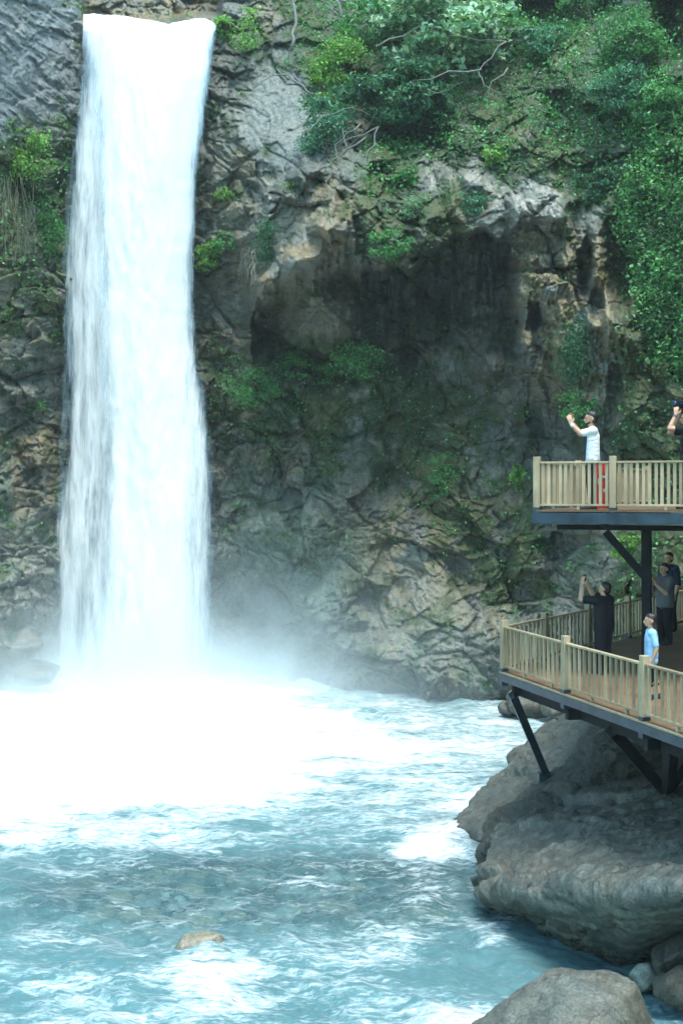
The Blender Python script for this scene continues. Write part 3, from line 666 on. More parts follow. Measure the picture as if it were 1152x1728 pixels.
bank = link('riverbank', mesh_np('riverbank', np.c_[X_, B, z_], grid_faces(110, 200)), None, BR4); tag(bank, kind='structure')
# ================================================================ the two viewing decks
def wood_mat(name, a, b, sc=1., rough=.7):
    m, nt, _, _ = new_mat(name); N = NT(nt); co = N.coord('Object')
    n = N.noise(N.mapping(co, (9*sc, 9*sc, 1.6*sc)), 1.5, 5, .65, .8); n2 = N.noise(co, 1.1, 3, .6)
    g = N.n('ShaderNodeObjectInfo'); rnd = g.outputs['Random']
    c = N.mix(N.ramp(n, [(.3, 0.), (.7, 1.)]), a, b)
    c = N.mix(1., c, N.ramp(n2, [(.3, .75), (.7, 1.25)]), 'MULTIPLY')
    c = N.mix(1., c, N.ramp(rnd, [(0., .74), (1., 1.24)]), 'MULTIPLY')
    bs = N.n('ShaderNodeBsdfPrincipled'); N.l(c, bs.inputs['Base Color']); bs.inputs['Roughness'].default_value = rough; bs.inputs['Specular IOR Level'].default_value = .25
    N.l(N.bump(n, .35, .01), bs.inputs['Normal']); N.out(bs.outputs[0]); return m
WOOD = wood_mat('treated_pine', (.43, .335, .215), (.31, .245, .15))
PLANK = wood_mat('deck_plank', (.20, .125, .07), (.12, .075, .045), 1., .55)
BLUE = plain('blue_black_steel', (.02, .042, .064), .45, .3, .55, 3.5, .2)
BLACK = plain('black_steel', (.009, .010, .012), .75, 0., .4, 5., 0., .2)
V3 = lambda p, z: Vector((p[0], p[1], z))
def railing(parent, pts, zb, zr, ztop, zf, post_flags, sp, budget, pw=.12, inner=1, foot=True, bal_w=.056):
    """pts: the post positions along one side; zb/zr: bottom and top rail, ztop: post top, zf: floor"""
    for i, p in enumerate(pts):
        if not post_flags[i]: continue
        d = Vector((pts[min(i+1, len(pts)-1)][0]-pts[max(i-1, 0)][0], pts[min(i+1, len(pts)-1)][1]-pts[max(i-1, 0)][1], 0)).normalized()
        po = MB().bar(V3(p, zb-.05), V3(p, ztop), pw, pw, up=d, bev=.006).build('post', WOOD, parent)
        if foot: MB().bar(V3(p, zf-.27), V3(p, zb-.045), pw+.012, pw+.012, up=d).build('post_bracket', BLUE, po)
    for a, b in zip(pts, pts[1:]):
        d = Vector((b[0]-a[0], b[1]-a[1], 0)); L = d.length; d.normalize(); nrm = Vector((-d.y, d.x, 0))
        a3, b3 = V3(a, 0), V3(b, 0); a3 = a3+d*(pw/2+.004); b3 = b3-d*(pw/2+.004)
        zz = Vector((0, 0, 1))
        pan = MB().bar(a3+zz*zr, b3+zz*zr, .075, .036, up=(0, 0, 1), bev=.004).build('top_rail', WOOD, parent)
        MB().bar(a3+zz*zb, b3+zz*zb, .06, .036, bev=.004).build('bottom_rail', WOOD, parent)
        for t in (.36, .80) if L > 1.6 else (.55,):
            q = V3(a, zf)+d*L*t; MB().bar(q+zz*.002, q+zz*(zb-zf-.02), .05, .05, up=d).build('spacer_block', WOOD, pan)
        n = max(2, int((L-pw)/sp)); rest = MB(); nrest = 0
        for k in range(n):
            q = V3(a, 0)+d*(pw/2+(L-pw)*(k+.5)/n)+nrm*random.uniform(-.004, .004)+d*random.uniform(-.006, .006)
            if budget[0] > 0:
                budget[0] -= 1
                MB().bar(q+zz*(zb+.02), q+zz*(zr-.02), .03, bal_w, up=d).build('baluster', WOOD, pan)
            else: rest.bar(q+zz*(zb+.02), q+zz*(zr-.02), .03, bal_w, up=d); nrest += 1
        if nrest: tag(rest.build('baluster', WOOD, pan), kind='stuff')
        else: rest.bm.free()
# ---- lower deck
ZL = 4.04
low_d = thing('viewing_deck', 'lower wooden viewing deck jutting out over the rocks on slanted steel struts', 'viewing deck')
P1 = Vector((3.09, 24.4, 0)); d_ = Vector((.268, -.963, 0)).normalized(); n_ = Vector((.963, .268, 0)); b_ = Vector((.55, .835, 0)).normalized()
front = [P1+d_*k*2.70 for k in range(4)]
backp = [P1, P1+b_*1.85, P1+b_*4.1, P1+b_*6.5, P1+b_*8.9, P1+b_*11.2]
fl = MB(); wdt = .142
for k in range(-56, 60):
    t = k*wdt+wdt/2
    if t > 8.1: break
    s0 = .0 if t >= 0 else -t*b_.dot(n_)/-b_.dot(d_)
    a = P1+d_*t+n_*(s0+.0); b = P1+d_*t+n_*9.5
    fl.bar(V3(a-n_*.03, ZL-.018), V3(b, ZL-.018), wdt-.008, .036, up=(0, 0, 1))
fl.build('floor', PLANK, low_d)
budget = [98]
railing(low_d, front, ZL+.10, ZL+.84, ZL+.97, ZL, [1, 1, 1, 1], .178, budget)
railing(low_d, backp, ZL+.10, ZL+.84, ZL+.97, ZL, [0, 1, 1, 1, 1, 1], .178, budget)
eb = MB()
fe = P1+d_*8.2
eb.bar(V3(P1-n_*.045-d_*.07, ZL-.115), V3(fe-n_*.045, ZL-.115), .06, .14); eb.build('edge_beam', BLUE, low_d)
be = P1+b_*11.4; nb_ = Vector((-b_.y, b_.x, 0))
MB().bar(V3(P1+nb_*.045, ZL-.115), V3(be+nb_*.045, ZL-.115), .06, .14).build('edge_beam', BLUE, low_d)
MB().bar(V3(P1-n_*.05-d_*.05, ZL-.022), V3(fe-n_*.05, ZL-.022), .05, .03).build('edge_strip', WOOD, low_d)
for q0, q1 in ((P1+n_*.12+d_*.15, P1+n_*7+d_*.15), (P1+d_*2.7+n_*.02, P1+d_*2.7+n_*7), (P1+d_*5.4+n_*.02, P1+d_*5.4+n_*7), (P1+n_*.3+d_*.0, P1+n_*.3+d_*8), (P1+n_*2.6-d_*1.5, P1+n_*2.6+d_*8)):
    MB().bar(V3(q0, ZL-.36), V3(q1, ZL-.36), .12, .2).build('floor_beam', BLACK, low_d)
foot = at(921, 1307, 27.0)
def strut(a, b, w=.15, mat=BLUE):
    o = MB().bar(a, b, w, w, up=(0, 1, 0)).build('strut', mat, low_d); return o
strut(V3(P1+n_*.12+d_*.15, ZL-.44), foot)
MB().bar(foot-Vector((0, 0, .12)), foot+Vector((0, 0, .03)), .34, .30, up=(0, 1, 0)).build('foot_plate', BLUE, low_d)
node = at(1124, 1345, 23.6)
for q, w in ((P1+d_*3.9+n_*.25, .19), (P1+d_*5.4+n_*.45, .17), (P1+d_*4.4+n_*1.6, .17), (P1+d_*6.9+n_*.8, .17), (P1+d_*2.0+n_*2.4, .17)):
    strut(V3(q, ZL-.44), node+Vector((random.uniform(-.08, .08), random.uniform(-.08, .08), 0)), w, BLACK)
MB().bar(node-Vector((0, 0, .5)), node+Vector((0, 0, .08)), .6, .6, up=(0, 1, 0)).build('footing', plain('concrete', (.16, .155, .14), .85, 0, .3, 4, .3), low_d)
# ---- upper deck
ZU = 7.13
up_d = thing('viewing_deck', 'upper wooden viewing deck with a blue steel edge beam, carried on a black column', 'viewing deck')
A0 = Vector((3.61, 23.67, 0)); B0 = Vector((4.90, 23.13, 0)); e_ = (B0-A0).normalized(); en = Vector((-e_.y, e_.x, 0))
C0 = Vector((4.94, 26.73, 0)); g_ = Vector((.42, .907, 0)).normalized()
fr_pts = [A0, B0, B0+e_*2.6, B0+e_*4.6]
bk_pts = [A0, C0, C0+g_*2.3, C0+g_*4.6, C0+g_*6.9]
fl = MB(); c0d = (C0-A0).normalized()
for k in range(0, 90):
    s = k*wdt+wdt/2; q = A0+en*s            # planks parallel to the front edge
    # left end lies on the side line A0 > C0 > back
    t0 = s*c0d.dot(e_)/c0d.dot(en)
    if s > (C0-A0).dot(en): t0 = (C0-A0).dot(e_)+(s-(C0-A0).dot(en))*g_.dot(e_)/g_.dot(en)
    if s > 10: break
    fl.bar(V3(q+e_*(t0-.03), ZU-.02), V3(q+e_*8.5, ZU-.02), wdt-.008, .04)
fl.build('floor', PLANK, up_d)
b2 = [95]
railing(up_d, fr_pts, ZU+.085, ZU+.865, ZU+.975, ZU, [1, 1, 1, 1], .105, b2)
railing(up_d, bk_pts, ZU+.085, ZU+.865, ZU+.975, ZU, [0, 1, 1, 1, 1], .105, b2)
MB().bar(V3(A0-e_*.08-en*.05, ZU-.155), V3(A0+e_*8.5-en*.05, ZU-.145), .07, .20).build('edge_beam', BLUE, up_d)
sn = Vector((-c0d.y, c0d.x, 0))
MB().bar(V3(A0+sn*.05, ZU-.155), V3(C0+sn*.05, ZU-.145), .07, .20).build('edge_beam', BLUE, up_d)
MB().bar(V3(C0+sn*.05, ZU-.155), V3(C0+g_*7+sn*.05, ZU-.145), .07, .20).build('edge_beam', BLUE, up_d)
MB().bar(V3(A0-en*.052, ZU-.02), V3(A0+e_*8.5-en*.052, ZU-.02), .05, .032).build('edge_strip', PLANK, up_d)
colb = Vector((5.83, 24.5, 0))
st0 = colb-e_*1.72; MB().bar(V3(st0, ZU-.365), V3(colb+e_*3, ZU-.365), .14, .1).build('floor_beam', BLACK, up_d)
for k in (1.2, 3.4, 5.6): MB().bar(V3(A0+e_*k+en*.1, ZU-.2), V3(A0+e_*k+en*8, ZU-.2), .1, .2).build('floor_beam', BLACK, up_d)
MB().bar(V3(colb, ZL), V3(colb, ZU-.42), .17, .17, up=e_).build('column', BLACK, up_d)
MB().bar(V3(colb-e_*.78, ZU-.45), V3(colb-e_*.02, ZU-1.32), .13, .13, up=en).build('brace', BLACK, up_d)
# ---- the flag on the inside of the upper rail
flg = thing('flag', 'red flag with white crescent and star hanging behind the upper deck rail', 'flag')
u_ = e_; nu_ = en; base = A0+e_*1.085+en*.10
def fpt(u, v, off=0.): # u metres along, v height above floor
    wv = .012*math.sin(u*22+v*3); p = base+u_*u+nu_*(wv+off); return (p.x, p.y, ZU+v)
nu, nv = 24, 40; Vf = []
for s in (0, .004):
    for j in range(nv):
        for i in range(nu): Vf.append(fpt(.34*i/(nu-1), .02+.82*j/(nv-1), s))
g1 = grid_faces(nu, nv); g2 = grid_faces(nu, nv, True)+nu*nv
idx = np.arange(nu*nv).reshape(nv, nu); loop = np.concatenate([idx[0, :], idx[1:, -1], idx[-1, -2::-1], idx[-2:0:-1, 0]])
rim = np.stack([loop, np.roll(loop, -1), np.roll(loop, -1)+nu*nv, loop+nu*nv], 1)
link('cloth', mesh_np('cloth', Vf, [g1, g2, rim]), flg, plain('red_cloth', (.75, .045, .035), .8, 0, .08))
WHITE = plain('white_cloth', (.8, .8, .8), .8, 0, .05)
def emblem(name, outline, faces):
    n = len(outline); Vv = [fpt(u, v, -.004) for u, v in outline]+[fpt(u, v, .002) for u, v in outline]
    bm = bmesh.new(); vs = [bm.verts.new(p) for p in Vv]
    for f in faces: bm.faces.new([vs[i] for i in f])
    for i in range(n): bm.faces.new((vs[i], vs[(i+1) % n], vs[(i+1) % n+n], vs[i+n]))
    me = bpy.data.meshes.new(name); bm.to_mesh(me); bm.free(); link(name, me, flg, WHITE)
cxu, cvv, ro, ri = .115, .52, .105, .084
tilt = R(-65)
outer = [(cxu+ro*math.cos(tilt+a), cvv+ro*math.sin(tilt+a)) for a in np.linspace(R(38), R(322), 26)]
c2 = (cxu+.027*math.cos(tilt), cvv+.027*math.sin(tilt))
inner = [(c2[0]+ri*math.cos(tilt+a), c2[1]+ri*math.sin(tilt+a)) for a in np.linspace(R(310), R(50), 26)]
ol = outer+inner; n = len(ol)
emblem('crescent', ol, [(i, i+1, n-2-i, n-1-i) for i in range(25)])
sc_ = (cxu+.034, cvv-.165); star = []
for k in range(10):
    r_ = .056 if k % 2 == 0 else .023; a = tilt+math.pi*k/5; star.append((sc_[0]+r_*math.cos(a), sc_[1]+r_*math.sin(a)))
emblem('star', star, [(1, 3, 5, 7, 9)]+[((2*k-1) % 10, 2*k, 2*k+1) for k in range(5)])
# ================================================================ the visitors
def blob(parts, vox, smooth=2):
    """parts: tapered capsules (a, ra, b, rb); returns one closed continuous mesh"""
    bm = bmesh.new()
    for a, ra, b, rb in parts:
        a = Vector(a); b = Vector(b); d = b-a; L = d.length
        for p, r in ((a, ra), (b, rb)):
            s = bmesh.ops.create_icosphere(bm, subdivisions=2, radius=r); bmesh.ops.translate(bm, verts=s['verts'], vec=p)
        if L > 1e-4:
            c = bmesh.ops.create_cone(bm, cap_ends=True, segments=12, radius1=ra, radius2=rb, depth=L)
            M = d.to_track_quat('Z', 'Y').to_matrix().to_4x4(); M.translation = (a+b)/2
            bmesh.ops.transform(bm, matrix=M, verts=c['verts'])
    me = bpy.data.meshes.new('tmp'); bm.to_mesh(me); bm.free(); o = bpy.data.objects.new('tmp', me); COL.objects.link(o)
    md = o.modifiers.new('r', 'REMESH'); md.mode = 'VOXEL'; md.voxel_size = vox
    md = o.modifiers.new('s', 'SMOOTH'); md.factor = .5; md.iterations = smooth
    dg = bpy.context.evaluated_depsgraph_get(); m = bpy.data.meshes.new_from_object(o.evaluated_get(dg)); bpy.data.objects.remove(o)
    m.polygons.foreach_set('use_smooth', np.ones(len(m.polygons), bool)); return m
def skin_mat(name, c):
    m, nt, _, _ = new_mat(name); N = NT(nt)
    b = N.n('ShaderNodeBsdfPrincipled'); co = N.coord('Object'); n = N.noise(co, 14, 3)
    N.l(N.mix(1., c, N.ramp(n, [(.3, .9), (.7, 1.1)]), 'MULTIPLY'), b.inputs['Base Color']); b.inputs['Roughness'].default_value = .5
    b.inputs['Subsurface Weight'].default_value = .08; b.inputs['Subsurface Radius'].default_value = (.01, .004, .002); N.out(b.outputs[0]); return m
SKIN = skin_mat('skin', (.50, .29, .19))
HAIR = plain('dark_hair', (.012, .010, .009), .45, 0, .4, 60, .4)
def cloth(name, c): return plain(name, c, .85, 0, .18, 7, .5, .2)
EYE = plain('eye', (.03, .02, .015), .2)
PHONE = plain('phone_black', (.012, .012, .014), .2)
def person(pos, H, yaw, label, top, bottom, shoe, arms, hair=1., sleeve=.62, feet=((.0, .07), (.0, -.07)), head_turn=(0, 0), crop=None, vest=None, lean=0., hem=.50, build_=1., beard=False, hs=1., watch=None, top_name='shirt'):
    """local axes: x forward, y to the person's left, z up; yaw turns x in the world. arms: ((elbow, wrist, hand_dir) left, right) in metres"""
    t = thing('person', label, 'person', pos); t.rotation_euler.z = yaw
    s = H; k = s*build_
    P = lambda x, y, z: Vector((x*s+lean*max(0, z-.5)*s, y*s, z*s))
    tor = [(P(0, .050, .50), .066*k, P(0, -.050, .50), .066*k), (P(.004, .043, .60), .058*k, P(.004, -.043, .60), .058*k), (P(.004, .058, .71), .060*k, P(.004, -.058, .71), .060*k), (P(0, .092, .79), .043*k, P(0, -.092, .79), .043*k),
           (P(0, 0, .50), .070*k, P(0, 0, .62), .066*k), (P(.0, 0, .62), .066*k, P(.0, 0, .75), .066*k), (P(0, .045, .52), .064*k, P(0, .055, .74), .06*k), (P(0, -.045, .52), .064*k, P(0, -.055, .74), .06*k)]
    yaw_h, pitch_h = head_turn
    Hm = Matrix.Rotation(yaw_h, 4, 'Z')@Matrix.Rotation(-pitch_h, 4, 'Y'); nb = P(.004, 0, .845)
    def hp(x, y, z): return nb+Hm@Vector((x*s*hs, y*s*hs, z*s*hs))
    head = [(P(0, 0, .79), .036*s, nb, .030*s), (nb, .030*s, hp(.012, 0, .03), .030*s), (hp(-.006, 0, .094), .0535*s*hs, hp(.012, 0, .098), .050*s*hs), (hp(.022, 0, .072), .042*s*hs, hp(.03, 0, .05), .034*s*hs), (hp(.044, 0, .033), .018*s*hs, hp(.02, 0, .036), .028*s*hs),
            (hp(.062, 0, .083), .007*s*hs, hp(.073, 0, .062), .0095*s*hs), (hp(.057, .018, .094), .008*s*hs, hp(.057, -.018, .094), .008*s*hs), (hp(.061, .008, .046), .007*s*hs, hp(.061, -.008, .046), .007*s*hs),
            (hp(-.002, .049, .078), .009*s*hs, hp(-.004, .052, .062), .007*s*hs), (hp(-.002, -.049, .078), .009*s*hs, hp(-.004, -.052, .062), .007*s*hs)]
    legs, troz, shoes = [], [], []
    zc = crop if crop else .05
    for (fx, fy) in feet:
        sg = 1 if fy >= 0 else -1
        hipp = P(0, .048*sg, .50); kn = P(fx*.5+.012, (.048*sg+fy)/2, .28); an = P(fx-.012, fy, .045)
        legs += [(hipp, .056*k, kn, .036*k), (kn, .036*k, kn+(an-kn)*.35+Vector((-.006*s, 0, 0)), .036*k), (kn+(an-kn)*.35, .034*k, an, .022*k), (an, .022*s, P(fx+.01, fy, .022), .02*s), (P(fx+.01, fy, .022), .02*s, P(fx+.09, fy*1.06, .014), .013*s)]
        e = kn+(an-kn)*min(1, (.28-zc)/.235)
        troz += [(hipp, .064*k, kn, .047*k), (kn, .047*k, e, .036*k)]
        shoes.append([(P(fx-.025, fy, .026), .027*s, P(fx+.03, fy, .026), .028*s), (P(fx+.03, fy, .026), .028*s, P(fx+.095, fy*1.08, .019), .021*s), (P(fx-.02, fy, .012), .024*s, P(fx+.09, fy*1.08, .012), .022*s), (P(fx-.02, fy, .03), .026*s, P(fx-.014, fy, .055), .028*s)])
    troz += [(P(0, .048, .50), .069*k, P(0, -.048, .50), .069*k), (P(0, .04, .55), .062*k, P(0, -.04, .55), .062*k)]
    arm, sl = [], []; wr_pts = []
    for sg, (el, wr, hd) in zip((1, -1), arms):
        sh = P(0, .108*sg, .80); el = Vector(el); wr = Vector(wr); hd = Vector(hd).normalized()
        arm += [(sh, .033*k, el, .026*k), (el, .0265*k, el+(wr-el)*.3, .026*k), (el+(wr-el)*.3, .025*k, wr, .0165*k)]
        e2 = sh+(el-sh)*sleeve; sl += [(sh, .043*k, e2, .039*k)]
        wr_pts.append((wr, (wr-el).normalized()))
        # palm, four bent fingers of unequal length and a thumb from the side of the palm
        side = hd.cross(Vector((0, sg, 0))); side = side.normalized() if side.length > .1 else Vector((1, 0, 0)); curl = Vector((0, -sg, 0))
        pl = .052*s; pa = wr; pb = wr+hd*pl
        for q in (-1, -.33, .33, 1): arm.append((pa+hd*.008*s+side*q*.008*s, .0115*s, pb+side*q*.0165*s, .0085*s))
        for q, ln in ((-1, .036), (-.33, .045), (.33, .049), (1, .042)):
            f0 = pb+side*q*.0185*s; f1 = f0+hd*ln*.55*s+side*q*.004*s+curl*.006*s; f2 = f1+(hd*.75+curl*.65).normalized()*ln*.5*s
            arm += [(f0, .0062*s, f1, .0058*s), (f1, .0058*s, f2, .0048*s)]
        t0 = pa+hd*.014*s+side*.018*s; t1 = t0+(hd*.6+side*.8).normalized()*.028*s; arm += [(t0, .0085*s, t1, .0068*s), (t1, .0066*s, t1+(hd*.9+side*.2+curl*.3).normalized()*.02*s, .0055*s)]
    vx = .0048*s
    link('body', blob(tor+head+legs+arm, vx, 1), t, SKIN)
    shirt = [(a, ra+.012*s, b, rb+.012*s) for a, ra, b, rb in tor[1:]]+[(P(0, .05, hem), .074*k, P(0, -.05, hem), .074*k), (P(0, 0, hem), .078*k, P(0, 0, .6), .074*k)]+sl
    link(top_name, blob(shirt, .0085*s, 3), t, top)
    if vest:
        vs_ = [(P(0, .048, hem+.02), .082*k, P(0, -.048, hem+.02), .082*k), (P(.0, .05, .62), .077*k, P(.0, -.05, .62), .077*k), (P(.0, .055, .72), .077*k, P(.0, -.055, .72), .077*k), (P(0, 0, hem+.02), .085*k, P(0, 0, .74), .08*k)]
        link('vest', blob(vs_, .01*s, 3), t, vest)
    link('trousers', blob(troz, .0085*s, 3), t, bottom)
    for sp_ in shoes: link('shoe', blob(sp_, .0065*s, 2), t, shoe)
    hr = [(hp(-.012, 0, .104), .0555*s*hs, hp(.006, 0, .112), .051*s*hs), (hp(-.022, 0, .082), .048*s*hs, hp(-.03, 0, .058), .034*s*hs), (hp(.03, .012, .131), .02*s*hs, hp(.03, -.012, .131), .02*s*hs)]
    link('hair', blob(hr, .0065*s, 2), t, HAIR)
    if beard: link('beard', blob([(hp(.05, 0, .027), .0175*s, hp(.024, .028, .04), .0125*s), (hp(.05, 0, .027), .0175*s, hp(.024, -.028, .04), .0125*s)], .006*s, 2), t, HAIR)
    for sg in (1, -1): link('eye', blob([(hp(.0595, .019*sg, .0815), .0055*s, hp(.0595, .021*sg, .0815), .0055*s)], .0025*s, 0), t, EYE)
    if watch is not None:
        wp, wd = wr_pts[watch[0]]; wp = wp-wd*.02*s
        link('watch', blob([(wp-wd*.008*s, .0205*s, wp+wd*.008*s, .0205*s)], .005*s, 1), t, watch[1])
    return t
def slab_(name, a, b, w, th, up, label, cat, mat, extra=None):
    """a phone: bevelled body, with its screen and camera as parts"""
    t = thing(name, label, cat, (Vector(a)+Vector(b))/2); c = (Vector(a)+Vector(b))/2
    MB().bar(Vector(a)-c, Vector(b)-c, w, th, up=up, bev=.003).build('case', mat, t)
    z = (Vector(b)-Vector(a)).normalized(); x = Vector(up).cross(z).normalized(); y = z.cross(x)
    MB().bar((Vector(a)-c)*.94+y*(th/2+.0008), (Vector(b)-c)*.94+y*(th/2+.0008), w*.92, .002, up=up).build('screen', plain('phone_screen', (.02, .025, .03), .08), t)
    return t
def world(pos, yaw, v): return Vector(pos)+Matrix.Rotation(yaw, 3, 'Z')@Vector(v)
BLK = cloth('black_cloth', (.012, .013, .017)); WHT = cloth('white_cotton', (.78, .79, .80)); NAVY = cloth('navy_cloth', (.012, .02, .045))
BLUET = cloth('pale_blue_cotton', (.32, .55, .78)); GREY = cloth('grey_cotton', (.11, .12, .13)); DARKV = cloth('charcoal_cloth', (.035, .045, .05))
SHOE_B = plain('shoe_black', (.015, .016, .02), .5); SHOE_W = plain('white_sole_shoe', (.05, .05, .06), .6); SHOE_BL = plain('shoe_dark_blue', (.03, .03, .05), .5)
# white tee: one garment, navy low on the front and white elsewhere
m, nt, _, _ = new_mat('white_navy_cotton'); N = NT(nt); sx = N.n('ShaderNodeSeparateXYZ'); N.l(N.coord('Object'), sx.inputs[0])
gt = N.math('GREATER_THAN', N.math('SUBTRACT', sx.outputs[0], N.math('MULTIPLY', N.math('SUBTRACT', 1.5, sx.outputs[2]), .06)), .095)
lo_ = N.math('LESS_THAN', sx.outputs[2], 1.36)
b = N.n('ShaderNodeBsdfPrincipled'); N.l(N.mix(N.math('MULTIPLY', gt, lo_), (.78, .79, .80), (.012, .03, .07)), b.inputs['Base Color']); b.inputs['Roughness'].default_value = .85
nz = N.noise(N.mapping(N.coord('Object'), (5, 5, 9), (0, R(40), 0)), 1.2, 3, .6, .5); N.l(N.bump(nz, .6, .05), b.inputs['Normal']); N.out(b.outputs[0]); TWO = m
ZU_, ZL_ = ZU, ZL
# 1 white tee on the upper deck, photographing to the left
p1 = (4.70, 24.05, ZU_); y1 = R(180-6)
person(p1, 1.84, y1, 'man in white t-shirt raising a phone in both hands on the upper deck', TWO, BLK, SHOE_W,
       (((.21, .16, 1.40), (.40, .11, 1.60), (.25, -.1, 1)), ((.21, -.15, 1.43), (.36, -.06, 1.63), (.2, .1, 1))), feet=((.02, .06), (-.03, -.06)), beard=True, watch=(0, WHITE), hem=.515, sleeve=.75)
for (fx, fy) in ((.02, .06), (-.03, -.06)):
    pass
slab_('phone', world(p1, y1, (.455, -.03, 1.64)), world(p1, y1, (.475, .05, 1.70)), .075, .010, world((0, 0, 0), y1, (1, 0, 0)), 'phone held up in both hands by the man in the white t-shirt', 'phone', PHONE)
# 2 black tee on the lower deck, phone held high
p2 = (4.92, 24.05, ZL_); f2 = R(132); iw = lambda v: Matrix.Rotation(-f2, 3, 'Z')@Vector(v)
person(p2, 1.73, f2, 'man in black t-shirt holding a phone high at the lower deck rail', BLK, BLK, SHOE_B,
       ((iw((-.43, -.02, 1.40)), iw((-.385, .10, 1.66)), iw((.1, .15, 1))), (iw((-.12, .36, 1.45)), iw((-.27, .24, 1.67)), iw((-.25, -.2, 1)))), head_turn=(R(12), R(14)), sleeve=.72, build_=1.2)
slab_('phone', Vector(p2)+Vector((-.335, .16, 1.70)), Vector(p2)+Vector((-.325, .17, 1.85)), .075, .010, (.4, -.9, 0), 'black phone held up high by the man in the black t-shirt', 'phone', PHONE)
# 3 the boy
p3 = (5.10, 21.1, ZL_)
person(p3, 1.39, R(176), 'boy in pale blue t-shirt and cropped black trousers at the lower deck rail', BLUET, BLK, SHOE_BL,
       (((-.05, .20, .86), (.02, .20, .66), (.15, 0, -1)), ((-.04, -.20, .86), (.03, -.20, .66), (.15, 0, -1))), crop=.17, feet=((.03, .055), (-.09, -.055)), sleeve=.8, hem=.47, build_=1.0, hs=1.12)
# 4 and 5 in the shade of the upper deck
p4 = (7.22, 28.6, ZL_); y4 = R(205)
person(p4, 1.82, y4, 'person in grey t-shirt with a phone in the shade behind the black column', GREY, BLK, SHOE_B,
       (((.16, .24, 1.16), (.34, .10, 1.36), (.15, -.2, 1)), ((.20, -.22, 1.18), (.40, -.08, 1.38), (.15, .2, 1))), build_=1.12, sleeve=.8)
slab_('phone', world(p4, y4, (.42, 0, 1.46)), world(p4, y4, (.45, 0, 1.60)), .075, .010, world((0, 0, 0), y4, (1, 0, 0)), 'phone held by the person in grey in the shade of the lower deck', 'phone', PHONE)
p5 = (8.0, 31.3, ZL_); y5 = R(215)
person(p5, 1.93, y5, 'tall person in dark clothes standing behind the one in grey in the shade', NAVY, BLK, SHOE_B,
       (((.02, .29, 1.17), (.10, .27, .92), (.2, 0, -1)), ((.02, -.29, 1.17), (.10, -.27, .92), (.2, 0, -1))), build_=1.1, sleeve=.95)
# 6 the photographer cut by the right edge
p6 = (6.46, 23.9, ZU_); y6 = R(172)
person(p6, 1.84, y6, 'man in black t-shirt and grey vest raising a camera at the right edge', BLK, BLK, SHOE_B,
       (((.36, .22, 1.50), (.24, .13, 1.76), (-.1, -.15, 1)), ((.30, -.24, 1.44), (.16, -.12, 1.72), (-.1, .15, 1))), vest=DARKV, watch=(0, GREY), sleeve=.62)
cmr = thing('camera', 'black camera with a fat shiny lens raised by the man at the right edge', 'camera', world(p6, y6, (.03, .03, 1.95))); cmr.rotation_euler.z = y6; cmr.scale = (1.3, 1.3, 1.3)
LENS = plain('lens_barrel', (.008, .02, .04), .18, .3)
MB().bar((-.06, 0, 0), (.02, 0, 0), .14, .11, bev=.012).build('camera_body', PHONE, cmr)
MB().tube([(.02, 0, 0), (.05, 0, 0), (.052, 0, 0), (.13, 0, 0), (.132, 0, 0), (.19, 0, 0)], [.045, .045, .052, .052, .06, .072], 20).build('lens', LENS, cmr, True)
MB().tube([(.1905, 0, 0), (.193, 0, 0)], [.066, .064], 20).build('front_glass', plain('lens_glass', (.02, .04, .08), .05), cmr, True)
MB().bar((-.045, 0, .055), (-.005, 0, .085), .06, .04, up=(1, 0, 0), bev=.008).build('viewfinder', PHONE, cmr)
# ================================================================ plants
def leaf_mat():
    m, nt, _, _ = new_mat('leaf'); N = NT(nt); c = N.attr('Col')
    d = N.n('ShaderNodeBsdfPrincipled'); N.l(c, d.inputs['Base Color']); d.inputs['Roughness'].default_value = .45; d.inputs['Specular IOR Level'].default_value = .4
    t = N.n('ShaderNodeBsdfTranslucent'); N.l(N.mix(1., c, (1.1, 1.2, .6), 'MULTIPLY'), t.inputs['Color'])
    x = N.n('ShaderNodeMixShader'); x.inputs[0].default_value = .3; N.l(d.outputs[0], x.inputs[1]); N.l(t.outputs[0], x.inputs[2]); N.out(x.outputs[0]); return m
LEAF = leaf_mat(); BARK = plain('pale_bark', (.15, .155, .135), .8, 0, .35, 5, .5); BARK_D = plain('dark_bark', (.085, .07, .05), .85, 0, .4, 5, .5)
def leaves(C, nrm, size, cols, aspect=.5, rg=None, droop=.3, jit=.8):
    """one folded diamond (six-point) leaf per row; C centres, nrm the way the blade faces"""
    n = len(C); rg = rg or RNG
    nr = nrm+rg.normal(size=(n, 3))*jit; nr /= np.linalg.norm(nr, axis=1)[:, None]
    d = rg.normal(size=(n, 3)); d[:, 2] -= droop; d -= nr*(d*nr).sum(1)[:, None]; d /= np.linalg.norm(d, axis=1)[:, None]
    s = np.cross(nr, d); L = (size*rg.uniform(.6, 1.35, n))[:, None]; Wd = L*aspect
    p0 = C-d*L*.5; p3 = C+d*L*.5-nr*L*.12; a = C-d*L*.08+s*Wd*.5+nr*L*.08; b = C-d*L*.08-s*Wd*.5+nr*L*.08; 
    V = np.stack([p0, a, p3, b], 1).reshape(-1, 3); i = np.arange(n)*4
    Fc = np.concatenate([np.stack([i, i+1, i+2], 1), np.stack([i, i+2, i+3], 1)])
    return V, Fc, np.repeat(cols, 4, axis=0)
